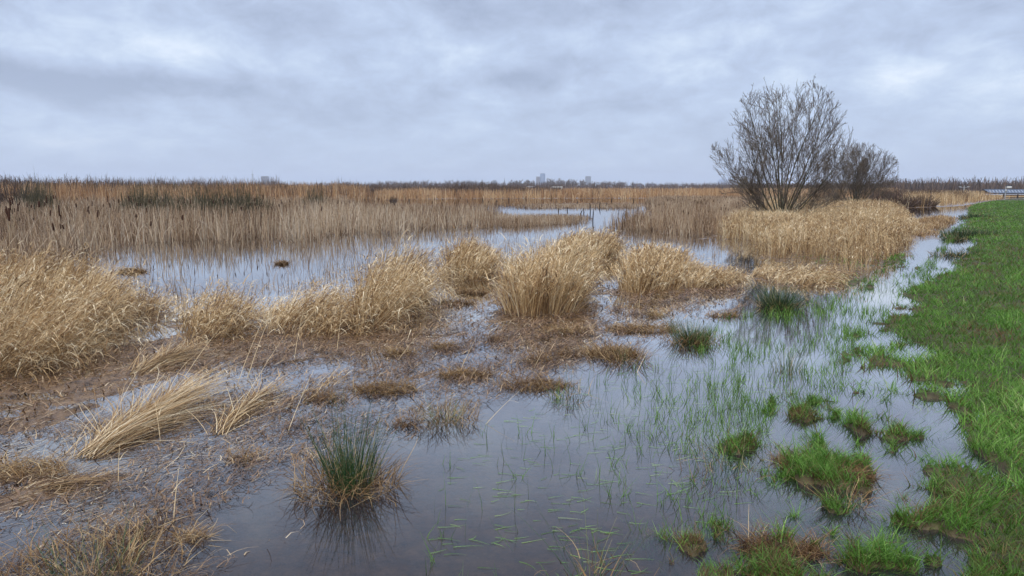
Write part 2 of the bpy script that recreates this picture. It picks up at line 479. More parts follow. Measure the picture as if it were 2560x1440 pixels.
# ---------------------------------------------------------------- reed clumps
def reeds(P2, h0, h1, az, lean, dens, thin=1.0, nmax=9000):
    A = area(P2); n = int(min(nmax, A * dens))
    xy = scatter(P2, n, 0.3)
    n = len(xy)
    d = sdf(P2, xy[:, 0], xy[:, 1])
    keep = rng.uniform(0, 1, n) < .35 + .65 * sstep(0, .18, d + (fbm(xy[:, 0] * 4, xy[:, 1] * 4, 3) - .5) * .3)
    xy = xy[keep]; d = d[keep]; n = len(xy)
    dist = np.hypot(xy[:, 0], xy[:, 1])
    x0, x1 = P2[:, 0].min(), P2[:, 0].max()
    fx = (xy[:, 0] - x0) / (x1 - x0 + 1e-6)
    tuft = fbm(xy[:, 0] * 3.2, xy[:, 1] * 3.2, 9, 3)
    h = (h0 + (h1 - h0) * fx) * (.45 + 1.1 * tuft) * (.55 + .62 * rng.beta(2.2, 1.3, n)) * (.8 + .2 * sstep(0, .2, d))
    # outward direction for edge stems
    e = .05
    gx = sdf(P2, xy[:, 0] + e, xy[:, 1]) - sdf(P2, xy[:, 0] - e, xy[:, 1])
    gy = sdf(P2, xy[:, 0], xy[:, 1] + e) - sdf(P2, xy[:, 0], xy[:, 1] - e)
    out = np.arctan2(-gy, -gx)
    edge = (1 - sstep(0, .3, d)) * .55
    a = rad(az) + rng.normal(0, .55, n) + (fbm(xy[:, 0] * 1.3, xy[:, 1] * 1.3, 14) - .5) * 2.2
    ln = rad(lean) * (.35 + 1.3 * fbm(xy[:, 0] * 1.8, xy[:, 1] * 1.8, 15)) * rng.uniform(.5, 1.4, n)
    vx = np.sin(ln) * np.cos(a) + edge * np.cos(out) * rng.uniform(.2, 1, n); vy = np.sin(ln) * np.sin(a) + edge * np.sin(out) * rng.uniform(.2, 1, n)
    A_ = np.arctan2(vy, vx); tl = np.arcsin(np.clip(np.hypot(vx, vy), 0, .97))
    wf = thin * (1 + np.clip(dist - 8, 0, 60) / 14)
    P = with_z(xy, .02, -.04)
    sp = .35 * rng.uniform(0, 1, n) + .65 * fbm(xy[:, 0] * 2.5, xy[:, 1] * 2.5, 33)
    tone = np.clip(-.12 + 1.3 * sp + rng.normal(0, .22, n), 0, 1)
    t1 = tl + np.where(rng.uniform(0, 1, n) < .3, rng.uniform(.5, 1.5, n), rng.uniform(-.05, .5, n))
    S = [ribbons(P, A_, tl, t1, h, .006 * wf, tone, 4, taper=.5)]
    Lv = []
    for k in range(3):
        m = rng.uniform(0, 1, n) < .75
        f = rng.uniform(.3, 1., n) ** .8
        tm = tl + (t1 - tl) * f * .5
        b = P + np.stack([np.sin(tm) * np.cos(A_) * h * f, np.sin(tm) * np.sin(A_) * h * f, np.cos(tm) * h * f], 1)
        aa = A_ + rng.normal(0, 1.1, n)
        Lf = rng.uniform(.1, .3, n) * (.5 + h * .6)
        Lv.append(ribbons(b[m], aa[m], (tl + rng.uniform(.1, .8, n))[m], (tl + rng.uniform(1.2, 2.7, n))[m], Lf[m], (.0115 * wf * rng.uniform(.5, 1.3, n))[m],
                          np.clip(tone + .1 + rng.normal(0, .12, n), 0, 1)[m], 3, taper=.85, turn=rng.normal(0, .6, n)[m]))
    # broken and fallen stems at the foot
    m = int(n * .55)
    q = xy[rng.integers(0, n, m)] + rng.normal(0, .07, (m, 2))
    Pf = with_z(q, -.015, .005)
    Lv.append(ribbons(Pf, rng.uniform(0, 2 * PI, m), rng.uniform(.9, 1.5, m), rng.uniform(1.3, 1.8, m), rng.uniform(.08, .35, m),
                      .007 * thin * rng.uniform(.6, 1.3, m) * (1 + np.clip(np.hypot(q[:, 0], q[:, 1]) - 8, 0, 60) / 14), rng.uniform(.0, .5, m), 2))
    return S, Lv


for c, P2 in zip(CLUMPS, CLP):
    cx, cy = P2.mean(0)
    S, Lv = reeds(P2, c[1], c[2], c[3], c[4], c[5] * 1.0, nmax=14000)
    o0 = (cx, cy, 0)
    t = empty('reed_clump', o0); tag(t, c[6], 'reed clump', 'clumps of straw coloured reeds in the flooded marsh')
    blade_obj('stems', S, STRAW, t, o0); blade_obj('leaves', Lv, STRAW, t, o0)


def bed(name, P2, n, hlo, hhi, power, m, w0, tonec, spread=.42, leafy=0, label=None, cat=None, gap=.0, bend=.4, lean=.12, cap=None, capx=-9999, rough=.5):
    xy = scatter(P2, n, power)
    dd0 = sdf(P2, xy[:, 0], xy[:, 1])
    xy = xy[dd0 + (fbm(xy[:, 0] * .9, xy[:, 1] * .9, 53, 3) - .62) * 2 * rough > 0]
    if gap > 0:
        keep = fbm(xy[:, 0] * .8, xy[:, 1] * .8, 51) + rng.normal(0, .08, len(xy)) > gap
        xy = xy[keep]
    if cap:
        de = sdf(P2, xy[:, 0], xy[:, 1]) + (fbm(xy[:, 0] * 1.5, xy[:, 1] * 1.5, 59) - .5) * 1.5
        xy = xy[rng.uniform(0, 1, len(xy)) < .22 + .78 * sstep(.1, 1.8, de)]
    n = len(xy); dist = np.hypot(xy[:, 0], xy[:, 1])
    d = sdf(P2, xy[:, 0], xy[:, 1])
    v = fbm(xy[:, 0] * 1.1, xy[:, 1] * 1.1, 52)
    vb = fbm(xy[:, 0] * .3, xy[:, 1] * .16, 58, 3)
    h = (hlo + (hhi - hlo) * np.clip(rng.beta(2.5, 1.6, n) * .6 + v * .6 - .1, 0, 1.1)) * (.7 + .3 * sstep(0, .8, d)) * (.55 + .9 * vb)
    if cap:
        pxx = 1280 + xy[:, 0] / xy[:, 1] * F
        lim = np.maximum(H - (cap - HY) * xy[:, 1] / F, .12) * rng.uniform(.6, 1.12, n) * (.72 + .56 * fbm(xy[:, 0] * .12, xy[:, 1] * .06, 57, 4))
        h = np.where(pxx > capx + rng.normal(0, 30, n), np.minimum(h, lim), h)
        near = (xy[:, 1] < 24) & (capx > 0) & (capx < 1000)
        h = np.where(near, np.minimum(h, np.maximum(H - (562 - HY) * xy[:, 1] / F, .65) * rng.uniform(.55, 1.05, n)), h)
    w = w0 * (1 + dist / 22) * rng.uniform(.6, 1.4, n)
    tone = np.clip(tonec + (v - .5) * .9 + (fbm(xy[:, 0] * .25, xy[:, 1] * .12, 77) - .5) * .7 + rng.normal(0, spread * .55, n), 0, 1)
    az = rng.uniform(0, 2 * PI, n)
    t0 = np.abs(rng.normal(0, lean, n)); brk = rng.uniform(0, 1, n) < .22
    t1 = t0 + np.where(brk, rng.uniform(1.0, 2.4, n), rng.uniform(0, bend, n))
    S = [ribbons(with_z(xy, .02, -.05), az, t0, t1, h, w, tone, 3, taper=.7)]
    if leafy:
        for k in range(leafy):
            f = rng.uniform(.35, .95, n)
            b = with_z(xy, .02, -.05) + np.stack([np.sin(t0) * np.cos(az) * h * f, np.sin(t0) * np.sin(az) * h * f, np.cos(t0) * h * f], 1)
            S.append(ribbons(b, az + rng.normal(0, 1.2, n), t0 + rng.uniform(.1, .7, n), t0 + rng.uniform(1.1, 2.6, n), rng.uniform(.12, .3, n), w * rng.uniform(.9, 1.9, n),
                             np.clip(tone + rng.normal(.06, .12, n), 0, 1), 3, taper=.85))
    # collapsed leaves at the foot
    mm = int(n * .6); q = xy[rng.integers(0, n, mm)] + rng.normal(0, .12, (mm, 2))
    dd = np.hypot(q[:, 0], q[:, 1])
    S.append(ribbons(with_z(q, -.01, .0), rng.uniform(0, 2 * PI, mm), rng.uniform(.5, 1.3, mm), rng.uniform(1.4, 2.3, mm), rng.uniform(.15, .5, mm),
                     w0 * 1.2 * (1 + dd / 22) * rng.uniform(.6, 1.3, mm), np.clip(rng.normal(tonec - .2, .2, mm), 0, 1), 3))
    o = blade_obj(name, S, m)
    tag(o, label, cat, kind='stuff')
    return o


bed('cattail_bed', CATT_L, 62000, .3, 1.32, 1.55, CATL, .0085, .44, cap=507, capx=880, rough=.9, label='large bed of grey tan dead cattail leaves left of the pond', cat='cattail bed')
bed('cattail_bed', CATT_M, 7000, .2, .62, 1.3, CATL, .007, .42, cap=530, label='short broken cattail strip between the middle pond and the far channel', cat='cattail bed')
bed('cattail_bed', CATT_I, 5000, .2, .55, 1, CATL, .008, .5, cap=507, rough=.2, label='low straw island of cattail leaves in the far water', cat='cattail bed', gap=.3)
bed('cattail_bed', CATT_R, 30000, .3, 1.0, 1.3, CATL, .0085, .42, cap=487, label='russet tan cattail bed left of the tall bare willow', cat='cattail bed')
bed('reed_bed', FARREED[0], 52000, 1.5, 2.75, 1.0, FARR, .011, .42, cap=451, label='tall orange brown reed field far behind the cattails at the left', cat='reed bed', bend=.3, lean=.08)
bed('reed_bed', FARREED[1], 42000, 1.1, 2.0, 1.0, FARR, .011, .5, cap=468, label='orange straw reed field along the far shore of the water', cat='reed bed', bend=.3, lean=.08)
bed('reed_bed', SWATH, 30000, .4, 1.0, 1.0, STRAW, .0048, .52, leafy=2, label='wide swath of pale golden reeds around the willow feet', cat='reed bed', bend=.5, lean=.2, gap=.33)
bed('reed_bed', RIGHTREED, 14000, .7, 1.45, .6, STRAW, .006, .55, leafy=0, cap=488, capx=2425, label='distant straw reed strip behind the end of the green bank', cat='reed bed', bend=.4)
bed('sedge_bed', SEDGE, 6500, .1, .4, .8, STRAW, .006, .45, label='low brown sedge stubble between pale reeds and the ditch', cat='sedge bed', bend=1.2, lean=.5, gap=.4)


# ---------------------------------------------------------------- loose stalks standing in the pond and litter
def pond_stalks():
    xy = scatter(POND, 8000, 1.4)
    back = fbm(xy[:, 0] * .7, xy[:, 1] * .7, 61)
    keep = back + rng.normal(0, .1, len(xy)) > .47
    xy = xy[keep]; n = len(xy)
    dist = np.hypot(xy[:, 0], xy[:, 1])
    S = [ribbons(with_z(xy, .02, -.06), rng.uniform(0, 2 * PI, n), np.abs(rng.normal(0, .18, n)), rng.uniform(0, .9, n), rng.uniform(.08, .5, n) * rng.uniform(.4, 1, n),
                 .006 * (1 + dist / 25), rng.uniform(0, .75, n), 3)]
    o = blade_obj('cattail_stalks', S, CATL); tag(o, 'scattered thin dead stalks standing in the bright pond', 'cattail stalks', kind='stuff')


pond_stalks()


def litter():
    S = []
    # along the streak direction over the mud
    n = 38000
    xy = scatter(MUD, n, 1.15, 2.5, 30); n = len(xy)
    x, y = xy.T
    ca, sa = math.cos(1.0), math.sin(1.0)
    u = x * ca + y * sa; v = -x * sa + y * ca
    dens = fbm(u * .9, v * 4.5, 41, 4) * .6 + fbm(x * 1.2, y * 1.2, 63) * .5
    edge = sstep(-.1, .9, sdf(MUD, x, y))
    keep = rng.uniform(0, 1, n) < np.clip((dens - .45) * 4.2, .06, 1) * (.3 + .7 * edge)
    xy = xy[keep]; n = len(xy); dist = np.hypot(xy[:, 0], xy[:, 1]); x, y = xy.T
    z = np.maximum(ground_z(x, y), 0) + rng.uniform(.0, .016, n)
    az = np.where(rng.uniform(0, 1, n) < .7, 1.0 + rng.normal(0, .35, n), rng.uniform(0, 2 * PI, n))
    L = rng.uniform(.025, .13, n) * (1 + (rng.uniform(0, 1, n) < .10) * 2.5)
    tone = np.clip(.42 + .5 * (fbm(x * .8, y * .8, 65) - .5) + rng.normal(0, .3, n), 0, 1)
    P = np.column_stack([xy, z])
    S.append(ribbons(P, az, 1.57 + rng.normal(-.05, .1, n), 1.57 + rng.normal(.05, .15, n), L, .0050 * (1 + np.clip(dist - 5, 0, 30) / 8) * rng.uniform(.4, 1.5, n), tone, 3,
                     side=az + PI / 2, turn=rng.normal(0, 1.1, n)))
    # bits standing out of it
    m = 17000
    q = scatter(MUD, m, 1.4, 2.5, 30); m = len(q)
    dens = fbm(q[:, 0] * 2.2, q[:, 1] * 2.2, 66, 4)
    q = q[(dens > .50) | (ground_z(q[:, 0], q[:, 1]) > 0)]; m = len(q); dist = np.hypot(q[:, 0], q[:, 1])
    S.append(ribbons(with_z(q, .0, -.01), rng.uniform(0, 2 * PI, m), rng.uniform(.3, 1.4, m), rng.uniform(1.1, 2.4, m), rng.uniform(.03, .12, m),
                     .008 * (1 + np.clip(dist - 5, 0, 30) / 9) * rng.uniform(.5, 1.6, m), np.clip(rng.normal(.35, .22, m), 0, 1), 3, turn=rng.normal(0, .8, m)))
    # soaked mats of many blades, drawn out along the current
    for _ in range(760):
        c = scatter(MUD, 1, .8, 3.0, 20)
        if fbm(c[:, 0] * 1.1, c[:, 1] * 1.1, 68)[0] < .42: continue
        k = int(rng.integers(25, 110)); a = 1.0 + rng.normal(0, .3); ln = rng.uniform(.08, .45); wd = rng.uniform(.02, .09)
        aa = rng.normal(0, ln, k); bb = rng.normal(0, wd, k) + .25 * np.sin(aa * 3) * wd
        q = c + np.stack([aa * math.cos(a) - bb * math.sin(a), aa * math.sin(a) + bb * math.cos(a)], 1)
        dq = float(np.hypot(*c[0])); P = np.column_stack([q, rng.uniform(0, .035, k)])
        S.append(ribbons(P, rng.normal(a, .9, k), rng.uniform(.7, 1.6, k), rng.uniform(1.3, 2.4, k), rng.uniform(.03, .16, k), .0056 * (1 + max(0, dq - 5) / 7) * rng.uniform(.4, 1.5, k),
                         np.clip(rng.normal(rng.uniform(.15, .55), .22, k), 0, 1), 3, turn=rng.normal(0, 1.2, k)))
    o = blade_obj('floating_litter', S, LITT)
    tag(o, 'matted brown and straw coloured stems floating in the shallow water', 'plant litter', kind='stuff')
    # pale tangle behind the front reeds in the pond
    S = []
    n = 26000
    xy = scatter(POND, n, 1.5, 5, 60); x, y = xy.T
    near = 1 - sstep(.2, 3.4, np.minimum.reduce([-sdf(q, x, y) for q in CLP]))
    keep = rng.uniform(0, 1, len(xy)) < near * np.clip((fbm(x * 1.5, y * 1.5, 67) - .34) * 3.2, .02, 1)
    xy = xy[keep]; n = len(xy); dist = np.hypot(xy[:, 0], xy[:, 1])
    S.append(ribbons(np.column_stack([xy, rng.uniform(.0, .03, n)]), rng.uniform(0, 2 * PI, n), rng.uniform(.6, 1.6, n), rng.uniform(1.2, 2.2, n), rng.uniform(.05, .25, n),
                     .0045 * (1 + dist / 14), rng.uniform(.15, 1, n), 3, turn=rng.normal(0, .7, n)))
    o = blade_obj('pond_litter', S, STRAW); tag(o, 'pale tangled leaf scraps on the pond behind the reed clumps', 'plant litter', kind='stuff')


litter()


# ---------------------------------------------------------------- grass
def grass():
    S = []
    n = 500000
    WIDE = poly([(2530, 496), (2380, 520), (2040, 800), (1800, 1040), (1750, 1300), (1900, 1500), (2300, 2000), (6000, 2200), (7000, 485.5)])
    xy = scatter(WIDE, n, 1.6, 1.8, 125); n = len(xy)
    x, y = xy.T
    d = patch_d(x, y)
    bare = fbm(x * 1.4, y * 1.4, 71, 4)
    lush = fbm(x * .35, y * .35, 72, 3)
    barren = bare + .12 * np.clip(d, 0, 2) + rng.normal(0, .04, n) < .33
    gz = ground_z(x, y)
    keep = ((d > -.07 + rng.normal(0, .05, n)) | ((gz > .002) & (d > -.4))) & ~(barren & (rng.uniform(0, 1, n) < .45))
    xy = xy[keep]; x, y = xy.T; n = len(xy); d = d[keep]; bare = bare[keep]; lush = lush[keep]; barren = barren[keep]
    dist = np.hypot(x, y)
    tuft = fbm(x * 5, y * 5, 73, 3)
    h = (.04 + .17 * np.clip(tuft - .2, 0, 1) ** 1.2 + .04 * lush) * rng.uniform(.6, 1.5, n)
    w = .0036 * (1 + dist / 6) * rng.uniform(.7, 1.4, n)
    tone = np.clip(.5 + (lush - .5) * .5 + (tuft - .5) * .7 + rng.normal(0, .14, n), .16, 1)
    br = rng.uniform(0, 1, n) < np.clip((.44 - bare) * 3, .05, .8) * (1 - .75 * sstep(.5, 3, d)) + .6 * barren
    h = np.where(barren, h * .6, h)
    tone = np.where(br, rng.uniform(0, .2, n), tone)
    S.append(ribbons(with_z(xy, .005), rng.uniform(0, 2 * PI, n) , rng.uniform(.1, .7, n), rng.uniform(.7, 1.9, n), h, w, tone, 2, taper=.85))
    o = blade_obj('meadow_grass', S, GRASS); tag(o, 'lush short green grass on the bank at the right', 'grass', kind='stuff')
    # drowned patches
    S = []
    for Q, nn in zip(PATCHES, [6200, 5200, 14000, 16000, 3000, 2200, 2200, 2500, 2000]):
        lo, hi = Q.min(0) - .25, Q.max(0) + .25
        q = rng.uniform(lo, hi, (nn * 2, 2)); x, y = q.T
        d = patch_d(x, y)
        k = ((d > -.1 + rng.normal(0, .05, len(q))) | (ground_z(x, y) > .002)) & (sdf(BANK, x, y) < 0.3)
        k &= rng.uniform(0, 1, len(q)) < .18 + 1.1 * np.clip(fbm(x * 4, y * 4, 88) * 2 - .55, 0, 1)
        q = q[k]; x, y = q.T; n = len(q)
        tf = fbm(x * 6, y * 6, 75, 3); dist = np.hypot(x, y)
        h = (.03 + .13 * np.clip(tf - .25, 0, 1)) * rng.uniform(.5, 1.6, n)
        pb = fbm(x * 2.3, y * 2.3, 76)
        tone = np.where(rng.uniform(0, 1, n) < np.clip((pb - .42) * 4, .08, .85), rng.uniform(0, .18, n), np.clip(rng.normal(.62, .18, n), .2, 1))
        S.append(ribbons(with_z(q, .005), rng.uniform(0, 2 * PI, n), rng.uniform(.1, .8, n), rng.uniform(.6, 2.0, n), h, .003 * (1 + dist / 7), tone, 2, taper=.85))
    o = blade_obj('drowned_grass', S, GRASS); tag(o, 'green and brown grass sods half drowned beside the bank', 'grass', kind='stuff')
    # sparse sprouts in open water
    S = []
    OPEN = poly([(1040, 1440), (1080, 1180), (1250, 1040), (1450, 960), (1700, 880), (1800, 800), (1990, 760), (2150, 720), (2290, 680), (2400, 560), (2412, 560), (2330, 680),
                 (2250, 760), (2150, 840), (2110, 980), (1920, 1010), (1900, 1250), (1640, 1440), (1600, 1600), (1000, 1600)])
    q = scatter(OPEN, 3000, 1.0, 2.4, 60)
    x, y = q.T
    right = sstep(-.1, 1.9, x - .12 * (y - 4)) ** 1.3
    k = rng.uniform(0, 1, len(q)) < (.05 + .95 * right) * np.clip((fbm(x * 1.3, y * 1.3, 78) - .34) * 3.5, 0, 1)
    q = q[k]
    for (x, y) in q:
        m = int(rng.integers(2, 9)); dist = math.hypot(x, y)
        b = np.column_stack([x + rng.normal(0, .025, m), y + rng.normal(0, .025, m), np.full(m, -.02)])
        S.append(ribbons(b, rng.uniform(0, 2 * PI, m), rng.uniform(.05, .6, m), rng.uniform(.1, 1.5, m), rng.uniform(.05, .2, m), .0032 * (1 + dist / 8), rng.uniform(.3, .95, m), 3, taper=.85))
    n = 3200
    q = scatter(OPEN, n, .8, 2.4, 60); x, y = q.T
    dist = np.hypot(x, y)
    k = (rng.uniform(0, 1, len(q)) < np.clip((fbm(x * .9, y * .9, 79) - .36) * 3.2, 0, 1) * (.12 + .88 * sstep(4.5, 9, y))) 
    q = q[k]; n = len(q); dist = dist[k]
    S.append(ribbons(np.column_stack([q, np.full(n, -.02)]), rng.uniform(0, 2 * PI, n), np.abs(rng.normal(0, .3, n)), rng.uniform(.0, 1.2, n), rng.uniform(.06, .26, n),
                     .0028 * (1 + dist / 12), rng.uniform(.18, .6, n), 3, taper=.85))
    # floating leaves
    n = 700
    q = scatter(OPEN, n, 1.1, 2.4, 30); n = len(q); az = rng.uniform(-.5, .6, n); dist = np.hypot(q[:, 0], q[:, 1])
    S.append(ribbons(np.column_stack([q, rng.uniform(.002, .006, n)]), az, 1.57, 1.57, rng.uniform(.04, .16, n), .004 * (1 + dist / 12), rng.uniform(.4, 1, n), 3, side=az + PI / 2, turn=rng.normal(0, .6, n)))
    o = blade_obj('water_sprouts', S, GRASS); tag(o, 'sparse green blades sprouting through the open dark water', 'water plants', kind='stuff')


grass()


# ---------------------------------------------------------------- rush tussocks and dead tussocks
def rush(px, py, h, r, n, nd, label, tone=.35, skirt=1.0, spread=.55, dead_h=.22, scale_w=1.):
    x, y = gp(px, py); dist = math.hypot(x, y)
    t = empty('rush_tussock', (x, y, 0)); tag(t, label, 'rush', 'rush tussocks standing in the water')
    rr = r * np.sqrt(rng.uniform(0, 1, n)); a = rng.uniform(0, 2 * PI, n)
    P = np.column_stack([rr * np.cos(a), rr * np.sin(a), np.full(n, -.03)])
    sub = rng.integers(0, 4, n); sc_ = np.clip(rng.normal(0, r * .32, (4, 2)), -.4 * r, .4 * r); sl = rng.uniform(.55, 1.12, 4); P[:, :2] = P[:, :2] * .7 + sc_[sub]
    az = a + rng.normal(0, .7, n)
    t0 = np.clip(rr / r * spread * .8 + np.abs(rng.normal(0, .11, n)), 0, 1.3)
    t0 = np.where(rng.uniform(0, 1, n) < .06, rng.uniform(.6, 1.3, n), t0)
    w = .0034 * (1 + max(0, dist - 5) / 9) * scale_w
    S = ribbons(P, az, t0, t0 + rng.uniform(-.05, .45, n), h * rng.uniform(.3, 1.1, n) * sl[sub], w, np.clip(np.where(rng.uniform(0, 1, n) < .12, .95, rng.normal(tone, .24, n)), 0, 1), 4, taper=.75)
    V, Q, T = S
    link(bpy.data.objects.new('stems', mesh_quads('stems', V, Q, RUSH, T)), t)
    if nd:
        rr = r * 1.6 * skirt * np.sqrt(rng.uniform(0, 1, nd)); a = rng.uniform(0, 2 * PI, nd)
        P = np.column_stack([rr * np.cos(a), rr * np.sin(a), rng.uniform(-.01, .05, nd)])
        V, Q, T = ribbons(P, a + rng.normal(0, 1.2, nd), rng.uniform(.2, 1.4, nd), rng.uniform(1.0, 2.4, nd), dead_h * rng.uniform(.3, 1.2, nd), w * 1.3, rng.uniform(0, .85, nd), 4,
                          turn=rng.normal(0, 1, nd))
        link(bpy.data.objects.new('dead_leaves', mesh_quads('dead_leaves', V, Q, BROWN, T)), t)
    return t


rush(868, 1218, .70, .14, 420, 640, 'large green rush tussock with brown thatch in the foreground water', .40, 1.4, .24, .3, 1.15)
rush(1725, 855, .42, .2, 650, 420, 'green and olive rush tussock beside brown thatch at the clear water edge', .5, 1.1, .6)
rush(1945, 768, .46, .30, 1000, 200, 'dark green round rush in open water in front of the flattened reeds', .3, .8, .9)
rush(1425, 1000, .34, .16, 70, 60, 'sparse thin green rush in open water right of a flat brown sod', .35, .7, .5)
rush(1945, 925, .36, .2, 120, 0, 'thin spray of rush blades rising from the water in front of the dark round rush', .55, 1, .4)
rush(1100, 1052, .26, .16, 130, 420, 'greyish dying rush clump left of the sparse thin rush', .85, 1.2, .8, .2)
rush(225, 1450, .42, .2, 110, 700, 'brown thatched rush tussock cut by the lower left frame edge', .7, 1.3, .6, .3)
rush(1800, 1180, .4, .2, 70, 60, 'loose tall rush stems between the grass sods and the open water', .45, 1, .4)
rush(1560, 900, .28, .1, 60, 300, 'brown tuft with a few green blades at the tip of the thatch spit', .6, 1.6, .6, .3)
rush(2120, 1265, .3, .08, 50, 90, 'little upright green tuft at the corner of the drowned sods', .5, 1, .5)
rush(1485, 1460, .5, .12, 30, 60, 'few long olive rush stems at the lower frame edge', .7, 1, .5)
for (px, py, h, r, n, lb) in [(2440, 545, .4, 1.0, 900, 'farthest grey green rush patch on the bank beside the ditch'),
                              (2430, 590, .38, 1.0, 1200, 'wide dark rush patch on the bank just past the ditch bend'),
                              (2390, 640, .3, .6, 500, 'low dark rush patch at the ditch edge of the bank'),
                              (2385, 600, .3, .35, 400, 'narrow dark rush standing in the ditch')]:
    rush(px, py, h, r, n, 120, lb, .3, .7, .5, .25, 1.1)


def sod(px, py, rx, ry, n, h, label, tone=.45, az=None, green=0, m=None, name='dead_tussock', cat='dead tussock', tilt=(.4, 1.5), L=1.0):
    x, y = gp(px, py); dist = math.hypot(x, y)
    rr = np.sqrt(rng.uniform(0, 1, n)); a = rng.uniform(0, 2 * PI, n)
    u, v = rr * np.cos(a), rr * np.sin(a)
    lump = fbm((u + px) * 2.0, (v + py) * 2.0, 81)
    P = np.column_stack([u * rx * (.7 + .6 * lump), v * ry * (.7 + .6 * lump), np.clip((1 - rr) * h * .6 * (lump + .3), 0, 1) * rng.uniform(0, 1, n) - .01])
    A = rng.uniform(0, 2 * PI, n) if az is None else rng.normal(az, .45, n)
    w = .0045 * (1 + max(0, dist - 5) / 9)
    V, Q, T = ribbons(P, A, rng.uniform(*tilt, n), rng.uniform(1.2, 2.2, n), L * rng.uniform(.06, .24, n), w * rng.uniform(.5, 1.4, n),
                      np.clip(rng.normal(tone, .22, n), 0, 1), 3, turn=rng.normal(0, .9, n))
    o = bpy.data.objects.new(name, mesh_quads(name, V, Q, m or BROWN, T)); o.location = (x, y, 0); link(o)
    tag(o, label, cat, 'matted tussocks of dead leaves in the shallow water')
    return o


SODS = [
    (1340, 965, .36, .17, 900, .12, .4, 'flat brown sod just left of the sparse thin rush'),
    (1350, 905, .2, .12, 420, .1, .35, 'small dark brown sod above the flat sod'),
    (1415, 890, .16, .12, 260, .09, .3, 'faint dark sod beside the small brown sod'),
    (1525, 885, .34, .2, 1200, .16, .55, 'curled tan and brown thatch lump near the clear water'),
    (1600, 825, .5, .2, 1200, .16, .55, 'long brown thatch spit running to the olive rush'),
    (1420, 830, .3, .13, 500, .12, .6, 'low straw fringe in front of the tallest mound'),
    (1000, 885, .16, .1, 360, .1, .6, 'small tan lump alone on the mud below the fanned reed mound'),
    (1115, 870, .18, .14, 420, .12, .5, 'ragged brown tuft right of the small tan lump'),
    (1235, 850, .1, .08, 160, .09, .4, 'tiny dark tuft on pale water below the tallest mound'),
    (1160, 940, .28, .14, 800, .13, .5, 'rusty tussock with thin straws poking up'),
    (960, 975, .3, .16, 900, .13, .5, 'rusty brown tangle above the foreground rush'),
    (820, 1000, .18, .1, 300, .09, .4, 'low rusty scraps left of the rusty tangle'),
    (1140, 760, .3, .12, 500, .09, .45, 'thin brown raft in the channel between reed mounds'),
    (1185, 735, .3, .1, 300, .07, .3, 'dark strip of thatch behind the thin brown raft'),
    (330, 680, .32, .22, 700, .22, .45, 'brown domed tussock in the pond at the far left'),
    (705, 660, .16, .14, 400, .14, .45, 'small round brown tussock alone in the pond'),
    (60, 1180, .32, .2, 800, .12, .6, 'rusty straw heap at the left frame edge'),
    (1005, 1065, .1, .06, 120, .08, .25, 'little dark tuft above the grey dying rush'),
    (605, 1150, .1, .09, 150, .12, .5, 'small pinkish straw tuft right of the biggest fallen bundle'),
    (480, 1345, .09, .07, 170, .08, .6, 'grey lace like tuft near the lower left water'),
    (1900, 1375, .1, .09, 420, .1, .3, 'dark reddish sod among the lower green grass'),
    (2010, 1380, .13, .09, 360, .08, .35, 'brown mossy sod right of the dark reddish sod'),
    (2000, 1160, .2, .14, 600, .12, .35, 'red brown sod in the middle of the drowned grass'),
    (2130, 1190, .14, .12, 460, .1, .4, 'orange brown sod at the right of the drowned grass'),
    (1640, 790, .12, .1, 260, .16, .75, 'pale tuft of bleached leaves below the broad reed stand'),
    (1810, 790, .22, .1, 300, .09, .5, 'brown scraps right of the olive rush'),
]
for (px, py, rx, ry, n, h, tn, lb) in SODS:
    sod(px, py, rx, ry, int(n * 1.2), h, lb, tn)


def bundle(px0, py0, px1, py1, n, L, wd, label, tone=.6, rise=.2):
    """straw fallen along a line, near end at the first point"""
    a = np.array(gp(px0, py0)); b = np.array(gp(px1, py1)); d = b - a; ln = np.hypot(*d); az = math.atan2(d[1], d[0])
    f = rng.uniform(0, .7, n) ** 1.2; s = rng.normal(0, wd, n) * (1 - .25 * f)
    perp = np.array([-d[1], d[0]]) / ln
    xy = np.outer(f, d) + np.outer(s, perp)
    z = np.clip(rise * np.exp(-(s / wd) ** 2) * rng.uniform(0, 1, n), 0, 1) * (.35 + f)
    P = np.column_stack([xy, z])
    Ln = np.minimum(L * rng.uniform(.4, 1.1, n), ln * (1.12 - f))
    V1 = ribbons(P, az + rng.normal(0, .34, n) + s * .6, rng.uniform(1.15, 1.55, n), rng.uniform(1.5, 2.0, n), Ln, .0055 * rng.uniform(.6, 1.4, n), np.clip(rng.normal(tone, .28, n), 0, 1), 5, taper=.5, turn=rng.normal(0, .45, n))
    m = n // 2; k = rng.integers(0, n, m)
    P2 = P[k] + np.outer(rng.uniform(.3, .9, m) * Ln[k], [math.cos(az), math.sin(az), .06])
    V2 = ribbons(P2, az + rng.normal(0, .7, m), rng.uniform(.9, 1.5, m), rng.uniform(1.6, 2.6, m), rng.uniform(.08, .28, m), .008 * rng.uniform(.6, 1.3, m), np.clip(rng.normal(tone + .12, .2, m), 0, 1), 3, turn=rng.normal(0, .6, m))
    t = empty('reed_bundle', (a[0], a[1], 0)); tag(t, label, 'fallen reeds', 'bundles of fallen reeds lying on the mud')
    for nm, S in (('stems', V1), ('leaves', V2)):
        link(bpy.data.objects.new(nm, mesh_quads(nm, S[0], S[1], STRAW, S[2])), t)


